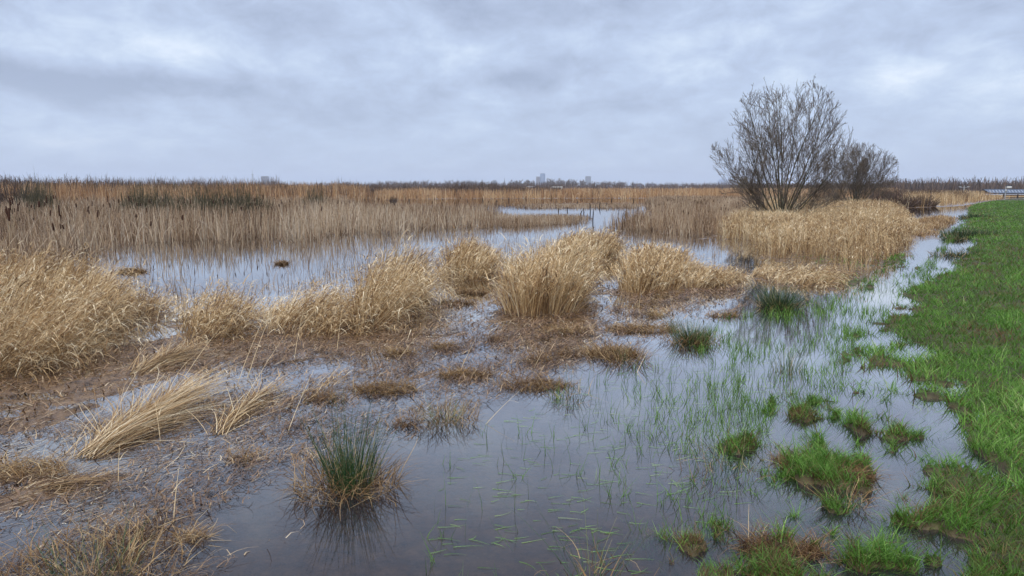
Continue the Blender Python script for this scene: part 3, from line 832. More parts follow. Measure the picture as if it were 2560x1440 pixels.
bundle(205, 1150, 545, 965, 900, 1.2, .06, 'biggest bundle of flattened golden straw lying on the mud at lower left', .55, .17)
bundle(330, 940, 490, 880, 520, .8, .08, 'brown orange straw bundle below the recess in the left reeds', .42, .14)
bundle(535, 1090, 700, 965, 300, .7, .04, 'narrow straw bundle just right of the biggest fallen bundle', .42, .08)
bundle(690, 1030, 890, 930, 120, .6, .07, 'thin rusty straw line trailing toward the middle reeds', .35, .06)
bundle(20, 1240, 260, 1205, 120, .5, .05, 'thin brown straw streak at lower left near the frame edge', .25, .04)
bundle(290, 1440, 400, 1290, 45, .4, .02, 'slim brown stalk heap leading away from the cut off rush', .15, .03)

# long single straws poking up from the mud
for i, (px, py, L, az, tl) in enumerate([(590, 960, .75, .9, .42), (620, 945, .9, .9, .40), (460, 940, .62, .95, .7), (740, 890, .55, 1.1, .25), (560, 1090, .8, .9, .6), (845, 880, .5, 1.2, .2),
                             (405, 1100, .3, 2.2, .3), (1000, 900, .4, .6, .7), (1150, 930, .4, .7, .5), (720, 1080, .5, 1.0, .5), (1340, 920, .3, .7, .6), (1600, 770, .35, 1.2, .3),
                             (430, 1310, .3, 1.4, .2), (300, 1210, .25, 1.5, .1), (1210, 1060, .4, .6, .9), (1590, 930, .3, .9, .8)]):
    x, y = gp(px, py)
    m = 3
    P = np.zeros((m, 3)); P[:, :2] = rng.normal(0, .01, (m, 2))
    S = [ribbons(P[:1], az, tl, tl + .15, L, .006, [.85], 4, side=0.2)]
    S.append(ribbons(np.array([[math.sin(tl) * math.cos(az) * L * .6, math.sin(tl) * math.sin(az) * L * .6, math.cos(tl) * L * .6]]), az - .5, tl + .4, tl + 1.2, L * .3, .006, [.9], 3, side=.4))
    o = blade_obj('straw_stalk', S, STRAW); o.location = (x, y, 0)
    tag(o, 'single thin pale straw stalk slanting up out of the brown mud', 'straw stalk', 'single straw stalks in the mud')


# ---------------------------------------------------------------- tubes, cattails, stakes
def tubes(paths, sides=5):
    """paths: list of (points, radii)"""
    V, Q, T = [], [], []; o = 0
    for pts, rad_, tn in paths:
        pts = np.asarray(pts, float); n = len(pts)
        d = np.gradient(pts, axis=0); d /= np.linalg.norm(d, axis=1)[:, None] + 1e-9
        ref = np.array([0, 0, 1.]) if abs(d[0][2]) < .9 else np.array([1., 0, 0])
        s = np.cross(d, ref); s /= np.linalg.norm(s, axis=1)[:, None] + 1e-9
        u = np.cross(s, d)
        a = np.arange(sides) * 2 * PI / sides
        ring = pts[:, None, :] + np.asarray(rad_)[:, None, None] * (np.cos(a)[None, :, None] * s[:, None, :] + np.sin(a)[None, :, None] * u[:, None, :])
        V.append(ring.reshape(-1, 3))
        i = np.arange(n - 1)[:, None]; j = np.arange(sides)[None, :]; j2 = (j + 1) % sides
        Q.append(o + np.stack([i * sides + j, i * sides + j2, (i + 1) * sides + j2, (i + 1) * sides + j], -1).reshape(-1, 4))
        T.append(np.full(n * sides, tn)); o += n * sides
    return np.concatenate(V), np.concatenate(Q), np.concatenate(T)


def cattail_proto(i):
    r = np.random.default_rng(100 + i)
    bend = r.uniform(-.08, .08); hh = 1.5
    z = np.linspace(0, hh, 7); x = bend * (z / hh) ** 2 * 1.4
    pts = np.column_stack([x, x * .3, z])
    V, Q, T = tubes([(pts, np.linspace(.0045, .0028, 7), .5)], 5)
    stem = mesh_quads('stem', V, Q, STEMM, T, smooth=True)
    ln = [.19, .16, .21, .13][i]; rd = [.0155, .017, .014, .018][i]
    zz = np.array([-ln / 2, -ln / 2 + .004, -ln / 2 + .015, 0, ln / 2 - .02, ln / 2 - .006, ln / 2]) + hh - ln / 2 - .06
    px = bend * (zz / hh) ** 2 * 1.4
    V, Q, T = tubes([(np.column_stack([px, px * .3, zz]), np.array([.001, .7, 1, 1.04, .97, .75, .1]) * rd, .1)], 9)
    head = mesh_quads('seed_head', V, Q, HEAD, T, smooth=True)
    n = 3
    V, Q, T = ribbons(np.column_stack([r.normal(0, .01, n), r.normal(0, .01, n), np.zeros(n)]), r.uniform(0, 6, n), r.uniform(.05, .2, n), r.uniform(.3, 1.4, n), r.uniform(.8, 1.4, n), .013, r.uniform(.4, .9, n), 6)
    leaf = mesh_quads('leaf_blades', V, Q, CATL, T)
    return stem, head, leaf


CPROT = [cattail_proto(i) for i in range(4)]


def cattail(x, y, h, i, label, group):
    t = empty('cattail', (x, y, -.02), random.uniform(0, 2 * PI)); s = h / 1.44
    t.scale = (1, 1, s); t.rotation_euler = (random.gauss(0, .07), random.gauss(0, .07), t.rotation_euler.z)
    tag(t, label, 'cattail', group)
    for nm, me in zip(('stem', 'seed_head', 'leaf_blades'), CPROT[i % 4]):
        link(bpy.data.objects.new(nm, me), t)


HEADS = [(10, 531, 32), (17, 546, 17), (33, 525, 26), (98, 511, 22), (124, 496, 17), (133, 509, 13), (170, 519, 24), (207, 514, 16), (235, 532, 20), (227, 520, 11),
         (155, 545, 22), (158, 567, 24), (140, 565, 24), (172, 568, 20), (115, 562, 12), (338, 540, 17), (344, 552, 9), (368, 560, 20), (543, 532, 12), (446, 545, 22), (80, 604, 14),
         (30, 628, 14), (60, 590, 14), (672, 492, 14), (734, 501, 10), (689, 520, 13), (729, 513, 9), (640, 521, 12), (798, 521, 14), (762, 518, 12), (648, 515, 9), (775, 505, 10), (600, 523, 12), (213, 530, 8), (260, 548, 10),
         (407, 500, 11), (392, 505, 9), (375, 502, 12), (890, 520, 8), (920, 515, 8), (951, 512, 8), (860, 508, 8), (1018, 506, 8), (840, 516, 9)]
for i, (px, py, ln) in enumerate(HEADS):
    d = .19 * F / ln
    z = H - (py - HY) * d / F
    if z > 1.6:
        d = (H - 1.6) * F / (py - HY); z = 1.6
    z = min(max(z, .75), 1.7)
    x = (px - 1280) / F * d
    near = d < 20
    cattail(x, d, z + .1, i, 'upright cattail with a fat dark brown head near the left frame edge' if near else 'thin cattail with a small dark head rising above the left bed',
            'near cattails at the left edge' if near else 'thin cattails above the left bed')
xy = scatter(CATT_L, 420, 1.2, 18, 70)
xy = xy[(xy[:, 1] > 22)][:110]
for i, (x, y) in enumerate(xy):
    cattail(x, y, random.uniform(1.1, 1.5), i, 'thin cattail with a small dark head rising above the left bed', 'thin cattails above the left bed')
for i, (x, y) in enumerate(scatter(CATT_R, 70, .6, 25, 90)):
    cattail(x, y, random.uniform(.85, 1.15), i, 'russet headed cattail in the bed left of the tall willow', 'cattails in the right bed')

for i in range(60):
    px = random.uniform(-60, 760); d = random.uniform(14, 30)
    x = (px - 1280) / F * d
    if sdf(CATT_L, np.array([x]), np.array([d]))[0] < .3: continue
    cattail(x, d, random.uniform(1.2, 1.62), i, 'upright cattail with a fat dark brown head near the left frame edge' if d < 20 else 'thin cattail with a small dark head rising above the left bed',
            'near cattails at the left edge' if d < 20 else 'thin cattails above the left bed')

STK = plain_mat('wet_stalk', (.035, .024, .018), .8, .3, 20)
for i, (px, py, hpx, tx) in enumerate([(1443, 513, 12, 0), (1476, 530, 22, -2), (1450, 538, 13, 6), (1460, 532, 12, -2), (1482, 553, 30, 1), (1498, 520, 15, 3), (1516, 518, 11, 1), (1583, 514, 17, 1),
                                       (1594, 533, 17, 1), (1418, 528, 10, 1), (1168, 518, 20, 0), (1023, 510, 13, 0), (1207, 506, 12, 0), (1315, 498, 8, 0), (1378, 496, 9, 0), (1694, 522, 12, 0), (1625, 518, 11, 1),
                                       (1535, 519, 8, 1), (1272, 502, 9, 0), (1093, 520, 10, 0), (1240, 508, 8, 1), (1529, 502, 7, 0), (1565, 543, 14, 1), (1396, 531, 11, 0)]):
    x, y = gp(px, py); h = hpx * y / F * 1.05; dx = tx * y / F
    pts = np.array([[0, 0, -.1], [dx * .3, 0, h * .3], [dx * .6 + .01, .01, h * .65], [dx, 0, h]])
    V, Q, T = tubes([(pts, [.035 * y / 60 + .01, .034 * y / 60 + .008, .028 * y / 60 + .01, .012], 0)], 6)
    o = bpy.data.objects.new('broken_stake', mesh_quads('broken_stake', V, Q, STK, T)); o.location = (x, y, 0); link(o)
    tag(o, 'dark broken stake standing in the far water', 'stake', 'dark stakes in the far water')


# ---------------------------------------------------------------- bare willows
def willow(px, py, top_py, wpx, seed, label, stems, name='willow_tree', tw=1.0, dens=1.0):
    r = random.Random(seed)
    x0, y0 = gp(px, py); hh = (py - top_py) * y0 / F; ww = wpx * y0 / F / 2
    trunk, crown = [], []

    def env(v):
        """reach of the dome-shaped crown in direction v"""
        # half ellipsoid centred at .45 hh
        ax, az = ww, hh * .56; cz = hh * .44
        a = (v.x ** 2 + v.y ** 2) / ax ** 2 + v.z ** 2 / az ** 2
        b = -2 * v.z * cz / az ** 2; c = cz * cz / az ** 2 - 1
        return (-b + math.sqrt(max(b * b - 4 * a * c, 0))) / (2 * a)

    def inside(p, f=1.0):
        return (p.x ** 2 + p.y ** 2) / (ww * f) ** 2 + ((p.z - hh * .44) / (hh * .56 * f)) ** 2 < 1

    def grow(p, d, L, rd, lv):
        n = 7 if lv == 0 else (5 if lv == 1 else 4)
        pts = [p.copy()]; rads = [rd]; dirs = [d.copy()]
        q = p.copy(); dd = d.copy()
        for k in range(n):
            w = .055 if lv == 0 else .15
            dd = (dd + Vector((r.gauss(0, w), r.gauss(0, w), r.gauss(0, w) + (.05 if lv == 0 else .10)))).normalized()
            q = q + dd * (L / n)
            pts.append(q.copy()); rads.append(max(rd * (1 - .8 * (k + 1) / n), .0056 * tw)); dirs.append(dd.copy())
            if lv > 0 and not inside(q, 1.02): break
        (trunk if lv == 0 else crown).append((np.array([tuple(v) for v in pts]), np.array(rads), r.uniform(.1, .8)))
        if lv >= 3: return
        nb = [14, 7, 3.2][lv] * dens
        nb = int(nb) + (1 if r.random() < nb % 1 else 0)
        for b in range(nb):
            t = r.uniform(.28 if lv == 0 else .12, .98); k = min(int(t * (len(pts) - 1)), len(pts) - 2); fr = t * (len(pts) - 1) - k
            bp = pts[k].lerp(pts[k + 1], min(fr, 1)); bd = dirs[k]
            ax = Vector((r.gauss(0, 1), r.gauss(0, 1), r.gauss(0, 1))).cross(bd).normalized()
            ang = r.uniform(.35, .85)
            nd = (bd * math.cos(ang) + ax * math.sin(ang)); nd = (nd + Vector((0, 0, .12))).normalized()
            l2 = L * [.46, .46, .5][lv] * r.uniform(.6, 1.2) * (1.1 - .4 * t)
            grow(bp, nd, l2, max(rads[k] * .5, .0056 * tw), lv + 1)

    for s in range(stems):
        a = s * 2.399 + r.uniform(-.3, .3); f = (s + .5) / stems
        tilt = 1.28 * f ** .7
        v = Vector((math.sin(tilt) * math.cos(a), math.sin(tilt) * math.sin(a), math.cos(tilt)))
        L = env(v) * r.uniform(.86, .97)
        grow(Vector((math.cos(a) * .22 * f, math.sin(a) * .22 * f, -.05)), v, L, .05 * (1 - .45 * f) * hh / 7.5, 0)
    t = empty(name, (x0, y0, 0)); tag(t, label, 'willow' if name == 'willow_tree' else 'tree')
    V, Q, T = tubes(trunk, 7); link(bpy.data.objects.new('trunk', mesh_quads('trunk', V, Q, BARK, T, smooth=True)), t)
    V, Q, T = tubes(crown, 4); link(bpy.data.objects.new('crown', mesh_quads('crown', V, Q, TWIG, T, smooth=True)), t)
    return t, V


WT, WV = willow(1952, 556, 215, 348, 3, 'tall many stemmed bare willow at the right standing in pale reeds', 27, dens=.97, tw=1.0)
willow(2136, 522, 364, 205, 12, 'smaller rounder bare willow right behind the tall one', 34, tw=1.0, dens=1.0)


# ---------------------------------------------------------------- shrubs and far trees (few shapes, many copies)
def shrub_mesh(seed, n, m, upright=.5, wid=1., w=.03, lo=0., hi=1.):
    """dome of fine twigs, about 1 high"""
    r = np.random.default_rng(seed); global rng
    keep = rng; rng = r
    a = r.uniform(0, 2 * PI, n); rr = np.sqrt(r.uniform(0, 1, n))
    h = np.sqrt(np.clip(1 - rr ** 2, .03, 1)) * r.uniform(.55, 1, n) * (.8 + .35 * fbm(rr * np.cos(a) * 3, rr * np.sin(a) * 3, seed))
    P = np.column_stack([rr * np.cos(a) * wid * .35, rr * np.sin(a) * wid * .35, np.zeros(n)])
    S1 = ribbons(P, a + r.normal(0, .5, n), rr * (1 - upright) * 1.4, rr * (1 - upright) * .9, h, w, np.clip(r.normal(.45, .2, n), lo, hi), 3, taper=.6)
    k = n * 3; i = r.integers(0, n, k); f = r.uniform(.3, .95, k)
    t = rr[i] * (1 - upright) * 1.2
    B = P[i] + np.column_stack([np.sin(t) * np.cos(a[i]), np.sin(t) * np.sin(a[i]), np.cos(t)]) * (h[i] * f)[:, None]
    S2 = ribbons(B, a[i] + r.normal(0, 1.2, k), t + r.uniform(-.2, .7, k), t + r.uniform(-.2, .5, k), r.uniform(.08, .28, k), w * .6, np.clip(r.normal(.5, .22, k), lo, hi), 2, taper=.7)
    V, Q, T = join([S1, S2]); rng = keep
    return mesh_quads('shrub', V, Q, m, T)


SCRUB = veg_mat('scrub_twig', [(0, (.035, .022, .018)), (.5, (.11, .07, .05)), (1, (.22, .15, .10))], transl=0)
OLIVE = veg_mat('olive_twig', [(0, (.03, .028, .015)), (.5, (.085, .075, .04)), (1, (.17, .14, .08))], transl=0)
SH = [shrub_mesh(200 + i, 260, SCRUB, .35, 1.3, .02) for i in range(3)]
UP = [shrub_mesh(210 + i, 260, OLIVE, .75, 1.6, .012) for i in range(3)]


def place_shrub(me, px, top, d, wfac, label, group, name='shrub', cat='shrub', wob=True):
    hgt = max(.6, H + (HY - top) * d / F)
    o = bpy.data.objects.new(name, me); o.location = ((px - 1280) / F * d, d, .0)
    s = hgt * (random.uniform(.93, 1.07) if wob else 1)
    o.scale = (s * wfac, s * wfac, s); o.rotation_euler = (0, 0, random.uniform(0, 6.28)); link(o)
    tag(o, label, cat, group)
    return o


# brown scrub behind the left reed field
for i, px in enumerate(range(-40, 860, 17)):
    top = 434 if px < 110 else (438 if px < 330 else 442 + (px - 330) * .022)
    place_shrub(SH[i % 3], px + random.uniform(-7, 7), top + random.uniform(-1, 4), random.uniform(105, 135), random.uniform(.9, 1.3), 'dark brown bush in the row behind the left reed field', 'bushes behind the left reed field')
for i, px in enumerate(range(860, 1400, 15)):
    top = 455 + 4 * math.sin(px * .02)
    place_shrub(SH[i % 3], px + random.uniform(-6, 6), top + random.uniform(-1, 3), random.uniform(150, 190), random.uniform(1.1, 1.6), 'low brown bush in the row along the far reed field', 'bushes along the far reed field')
for i, px in enumerate(range(1400, 1860, 18)):
    place_shrub(SH[i % 3], px + random.uniform(-6, 6), 470 + random.uniform(-3, 2), random.uniform(160, 200), random.uniform(1.5, 2.2), 'very low dark bush in front of the distant buildings', 'low bushes in front of the distant buildings')
for i, px in enumerate(range(2180, 2420, 12)):
    place_shrub(SH[i % 3], px + random.uniform(-6, 6), 466 + random.uniform(-3, 4) + (px - 2180) * .02, random.uniform(110, 170), random.uniform(1.1, 1.6), 'purplish brown bush in the row at the far right', 'bushes at the far right')
for px, d, tp, wf, lb in [(500, 40, 446, 1.3, 'broadest olive twigged bush among the left cattails'), (565, 39, 450, 1.5, 'dark olive bush right of the broadest one'), (622, 40, 452, 1., 'slim olive bush left of the open reeds'),
                          (388, 42, 445, 1.1, 'upright olive twig bush in the reeds left of the broadest one'), (345, 43, 449, .8, 'thin twig bush beside the upright olive one'), (795, 60, 462, .9, 'isolated greyish twig bush near the edge of the far water'),
                          (115, 40, 428, .45, 'tallest thin sapling poking above the left skyline'), (40, 62, 436, 1.3, 'dense dark bush at the far left skyline'), (90, 58, 448, .8, 'olive twig bush under the tallest sapling'),
                          (985, 95, 486, .8, 'small dark bush standing in the far water'), (2300, 75, 478, 1.6, 'dark bush where the right reeds meet the bank scrub'), (2240, 72, 470, 1.6, 'dark brown bush beside the smaller willow')]:
    place_shrub(UP[int(px) % 3] if px < 900 and px != 40 else SH[int(px) % 3], px, tp, d, wf, lb, None, 'twig_bush', 'bush', False)
for px, d, tp, wf, lb in [(697, 260, 439, .62, 'pale rounded bush on the skyline beside a far block'), (851, 210, 442, .9, 'largest rounded dark bush on the skyline'), (497, 230, 438, .5, 'single round bush on the left skyline'),
                          (1306, 150, 459, .8, 'brown pointed bush in front of the poplars'), (1490, 150, 466, 1.2, 'brown rounded bush below the lone square tower')]:
    place_shrub(SH[px % 3], px, tp, d, wf, lb, None, 'round_bush', 'bush', False)


def far_tree_mesh(seed, vase):
    r = random.Random(seed); tr, cr = [], []

    def g(p, d, L, rd, lv):
        q = p.copy(); pts = [p.copy()]
        for k in range(3):
            d = (d + Vector((r.gauss(0, .12), r.gauss(0, .12), .12))).normalized(); q = q + d * L / 3; pts.append(q.copy())
        (tr if lv == 0 else cr).append((np.array([tuple(v) for v in pts]), np.linspace(rd, rd * .35, 4), r.uniform(.2, .8)))
        if lv >= 3: return
        for b in range([11, 6, 5][lv]):
            t = r.uniform(.22 if lv == 0 else .2, 1); k = min(2, int(t * 3)); bp = pts[k].lerp(pts[k + 1], t * 3 - k)
            ax = Vector((r.gauss(0, 1), r.gauss(0, 1), r.gauss(0, 1))).cross(d).normalized(); a = r.uniform(.35, .8) * vase
            g(bp, (d * math.cos(a) + ax * math.sin(a)).normalized(), L * [.85, .6, .5][lv] * r.uniform(.7, 1.1), max(rd * .5, .0115), lv + 1)

    g(Vector((0, 0, 0)), Vector((0, 0, 1)), .55, .02, 0)
    zmax = max(float(p[0][:, 2].max()) for p in cr)
    out = []
    for nm, pp, m in (('trunk', tr, BARK), ('crown', cr, TWIG)):
        V, Q, T = tubes([(a / zmax, b, c) for a, b, c in pp], 3)
        out.append(mesh_quads(nm, V, Q, m, T))
    return out


FT = [far_tree_mesh(300 + i, v) for i, v in enumerate((.8, 1.0, .9, 1.15))]


def far_tree(px, top, d, wf, label, group, i):
    hgt = H + (HY - top) * d / F
    t = empty('bare_tree', ((px - 1280) / F * d, d, .05), random.uniform(0, 6.28)); t.scale = (hgt * wf, hgt * wf, hgt)
    tag(t, label, 'tree', group)
    for nm, me in zip(('trunk', 'crown'), FT[i % 4]):
        link(bpy.data.objects.new(nm, me), t)


i = 0
for a, b, tp, st, d, lb, gr in [(955, 1065, 452, 9, 900, 'grey bare tree in the far row above the left end of the water', 'far trees above the left end of the water'),
                                (1072, 1255, 450, 8, 950, 'grey bare tree in the long far row left of the church spire', 'far trees left of the spire'),
                                (1272, 1338, 448, 8, 1000, 'bare poplar between the church spire and the tall towers', 'poplars between spire and towers'),
                                (1366, 1460, 446, 8, 1000, 'bare poplar between the tall towers and the lone square tower', 'poplars between the towers'),
                                (1479, 1545, 453, 8, 1000, 'bare tree right of the lone square tower', 'trees right of the square tower'),
                                (1585, 1732, 456, 13, 850, 'bare tree behind the low sheds', 'trees behind the low sheds'),
                                (2235, 2345, 458, 11, 420, 'dark bare tree in the wood edge right of the willows', 'trees right of the willows'),
                                (2350, 2476, 465, 10, 420, 'small dark tree in the low far row near the sign post', 'low trees near the sign post'),
                                (500, 950, 455, 21, 700, 'small grey tree on the left part of the skyline', 'trees on the left skyline')]:
    big = 1
    for px in range(a, b, st):
        if random.random() < .3: big = random.uniform(.2, 1.2)
        far_tree(px + random.uniform(-st, st) * .5, tp + (1 - big) * 8 + random.uniform(-2, 2), d * random.uniform(.9, 1.1), random.uniform(.9, 1.6), lb, gr, i); i += 1
far_tree(2325, 452, 400, 1.1, 'tallest round tree in the wood edge right of the willows', None, 1)
far_tree(2558, 463, 300, 1.2, 'bare tree at the right frame edge behind the shed', None, 3)

for k in range(125):
    px = random.choice([random.uniform(2210, 2400), random.uniform(560, 1560), random.uniform(900, 1900), random.uniform(2230, 2500), random.uniform(2230, 2500)])
    right = px > 2200
    tp = random.gauss(456 if right else 459, 2.5) + (max(0, px - 2350) * .06 if right else 0)
    place_shrub(SH[k % 3], px, min(tp, 467), random.uniform(330, 430) if right else random.uniform(620, 900), random.uniform(.7, 1.3),
                'rounded bare crown in the hazy wood edge right of the willows' if right else 'rounded bare crown in the hazy tree line across the skyline',
                'round crowns right of the willows' if right else 'round crowns along the skyline', 'round_tree', 'tree')

# far wood that reads as one mass
SETS = []
for (a, b, d0, d1, z0, z1, nn) in [(-900, 700, 500, 800, 7, 13, 9000), (600, 2000, 500, 900, 3.6, 8.5, 26000), (1850, 2250, 300, 420, 3, 5.5, 8000), (2200, 3600, 330, 480, 4.2, 7.2, 22000)]:
    d = rng.uniform(d0, d1, nn); px = rng.uniform(a, b, nn)
    x = (px - 1280) / F * d
    hh = z0 + (z1 - z0) * np.clip(fbm(x * .025, d * .01, 91, 4) * 2.2 - .6, 0, 1.2)
    hh = hh * rng.uniform(.4, 1.05, nn)
    SETS.append(ribbons(np.column_stack([x, d, np.full(nn, .05)]), rng.uniform(0, 6.28, nn), rng.uniform(0, .35, nn), rng.uniform(0, .8, nn), hh, rng.uniform(.15, .6, nn), rng.uniform(0, .9, nn), 3))
o = blade_obj('far_wood', SETS, SCRUB); tag(o, 'dark low wood running along the whole skyline', 'wood', kind='stuff')


# ---------------------------------------------------------------- far buildings
def box(x0, x1, y0, y1, z0, z1):
    V = [(x0, y0, z0), (x1, y0, z0), (x1, y1, z0), (x0, y1, z0), (x0, y0, z1), (x1, y0, z1), (x1, y1, z1), (x0, y1, z1)]
    Q = [(0, 3, 2, 1), (4, 5, 6, 7), (0, 1, 5, 4), (1, 2, 6, 5), (2, 3, 7, 6), (3, 0, 4, 7)]
    return np.array(V, float), np.array(Q)


def boxes(name, bl, m, parent):
    V, Q = [], []; o = 0
    for b in bl:
        v, q = box(*b); V.append(v); Q.append(q + o); o += 8
    return link(bpy.data.objects.new(name, mesh_quads(name, np.concatenate(V), np.concatenate(Q), m)), parent)


CONC = plain_mat('concrete_wall', (.20, .21, .24), .8, .1, .1)
BRK = plain_mat('brown_brick', (.17, .13, .12), .9, .1, .1)
GLS = plain_mat('blue_glass', (.16, .24, .40), .25, .1, .1, .6)
PANE = plain_mat('window_glass', (.07, .09, .13), .2, .1, .1, .6)
WHT = plain_mat('white_cladding', (.75, .75, .72), .7, .05, .2)
RF = plain_mat('dark_roof', (.09, .085, .10), .8, .15, .2)
LGR = plain_mat('light_grey_roof', (.50, .50, .52), .6, .08, .1)
SKYL = plain_mat('skylight', (.30, .33, .38), .9, .04, .5)
BLU = plain_mat('blue_steel', (.10, .12, .16), .9, .12, .5)
GALV = plain_mat('galvanised', (.42, .44, .45), .5, .1, 5)
WOOD = plain_mat('dark_timber', (.06, .04, .03), .85, .3, 4)


def tower(pxa, pxb, top, d, m, label, storeys, cols, crown=True, m2=None, name='tower_block', cat='tower'):
    """z from pixels; windows as parts, one per storey band"""
    xc = ((pxa + pxb) / 2 - 1280) / F * d; w = (pxb - pxa) / F * d; h = H + (HY - top) * d / F
    t = empty(name, (xc, d, 0)); tag(t, label, cat)
    hw = w / 2; dep = w * .9
    boxes('wall', [(-hw, hw, 0, dep, 0, h * .97)], m, t)
    if crown:
        boxes('roof', [(-hw * .86, hw * .86, .1 * dep, .9 * dep, h * .97, h)], m2 or m, t)
    for s in range(storeys):
        z0 = h * .97 * (s + .3) / storeys; z1 = h * .97 * (s + .78) / storeys
        boxes('window_band', [(-hw * .92 + 2 * hw * .92 * c / cols, -hw * .92 + 2 * hw * .92 * (c + .74) / cols, -.12, .1, z0, z1) for c in range(cols)], PANE, t)
    return t, w, h


tower(1350, 1362, 434, 3000, GLS, 'tallest tower with a blue glass face in the middle of the skyline', 16, 4, m2=CONC)
tower(1340, 1349.6, 442, 3020, BRK, 'brownish tower leaning against the left of the blue glass one', 13, 3)
tower(1462, 1475.5, 441, 2900, CONC, 'lone grey square tower right of the tall pair', 13, 4)
tower(1541, 1562, 456, 2000, BRK, 'wide grey brown apartment block with a thin mast beside it', 8, 7, name='apartment_block', cat='building')
tower(659, 675, 441, 2200, CONC, 'pale grey block on the left skyline beside the lattice mast', 8, 5, name='apartment_block', cat='building')
tower(1232, 1242, 451, 2200, CONC, 'small grey block just left of the church spire', 6, 4, name='apartment_block', cat='building')
tower(2104, 2150, 463, 1500, BRK, 'low dark block seen through the smaller willow', 3, 9, name='apartment_block', cat='building')


def glass_building():
    d = 4200; x0 = (1791 - 1280) / F * d; x1 = (1814.5 - 1280) / F * d; h = H + (HY - 446.5) * d / F; w = x1 - x0
    t = empty('glass_building', ((x0 + x1) / 2, d, 0)); tag(t, 'pale blue rounded glass building left of the tall willow', 'building')
    pr = [(-w / 2, 0), (-w * .5, h * .35), (-w * .43, h * .72), (-w * .36, h * .9), (-w * .15, h), (w * .2, h * .97), (w * .44, h * .9), (w * .49, h * .6), (w / 2, 0)]
    n = len(pr)
    V = [(a, 0, b) for a, b in pr] + [(a, w * .6, b) for a, b in pr]
    me = bpy.data.meshes.new('facade'); F_ = [tuple(range(n)), tuple(range(2 * n - 1, n - 1, -1))] + [(i, i + n, (i + 1) % n + n, (i + 1) % n) for i in range(n)]
    me.from_pydata(V, [], F_); me.materials.append(plain_mat('pale_glass', (.34, .46, .66), .3, .06, .02, .6)); link(bpy.data.objects.new('facade', me), t)
    for k in range(7):
        z = h * (.1 + .11 * k)
        boxes('window_band', [(-w * .40, w * .44, -.6, .3, z, z + h * .045)], GLS, t)


glass_building()


def church():
    d = 2300; x = (1261.5 - 1280) / F * d; h = H + (HY - 444) * d / F
    t = empty('church', (x, d, 0)); tag(t, 'slender church tower with a pointed spire left of the tall towers', 'church')
    boxes('tower', [(-2.6, 2.6, -2.6, 2.6, 0, h * .48)], BRK, t)
    V = [(-2.9, -2.9, h * .48), (2.9, -2.9, h * .48), (2.9, 2.9, h * .48), (-2.9, 2.9, h * .48), (-.9, -.9, h * .72), (.9, -.9, h * .72), (.9, .9, h * .72), (-.9, .9, h * .72), (0, 0, h)]
    me = bpy.data.meshes.new('spire'); me.from_pydata(V, [], [(0, 1, 5, 4), (1, 2, 6, 5), (2, 3, 7, 6), (3, 0, 4, 7), (4, 5, 8), (5, 6, 8), (6, 7, 8), (7, 4, 8), (3, 2, 1, 0)]); me.materials.append(RF)
    link(bpy.data.objects.new('spire', me), t)
    boxes('belfry_opening', [(-1, 1, -2.75, -2.4, h * .34, h * .44)], PANE, t)
    boxes('nave', [(3, 17, -4, 4, 0, h * .22)], BRK, t)


church()


def mast(px, top, d, w, label):
    x = (px - 1280) / F * d; h = H + (HY - top) * d / F
    t = empty('lattice_mast', (x, d, 0)); tag(t, label, 'mast')
    paths = []
    for sx, sy in ((-1, -1), (1, -1), (1, 1), (-1, 1)):
        paths.append((np.array([[sx * w, sy * w, 0], [sx * w * .5, sy * w * .5, h * .75]]), [.16 * w, .12 * w], .3))
    n = 9
    for k in range(n):
        z0, z1 = h * .75 * k / n, h * .75 * (k + 1) / n; f0, f1 = w * (1 - .5 * k / n), w * (1 - .5 * (k + 1) / n)
        for s in (-1, 1):
            paths.append((np.array([[-f0 * s, -f0, z0], [f1 * s, -f1, z1]]), [.09 * w, .09 * w], .3))
            paths.append((np.array([[-f0 * s, f0, z0], [f1 * s, f1, z1]]), [.09 * w, .09 * w], .3))
    V, Q, T = tubes(paths, 4); link(bpy.data.objects.new('frame', mesh_quads('frame', V, Q, GALV, T)), t)
    V, Q, T = tubes([(np.array([[0, 0, h * .73], [0, 0, h]]), [.25 * w, .12 * w], .3)], 6); link(bpy.data.objects.new('antenna', mesh_quads('antenna', V, Q, GALV, T)), t)
    boxes('platform', [(-w * 1.1, w * 1.1, -w * 1.1, w * 1.1, h * .72, h * .75)], GALV, t)


mast(638.5, 424, 1500, 1.5, 'tall thin lattice mast on the left skyline')
mast(1562.5, 447, 1500, .8, 'short thin mast right of the wide apartment block')


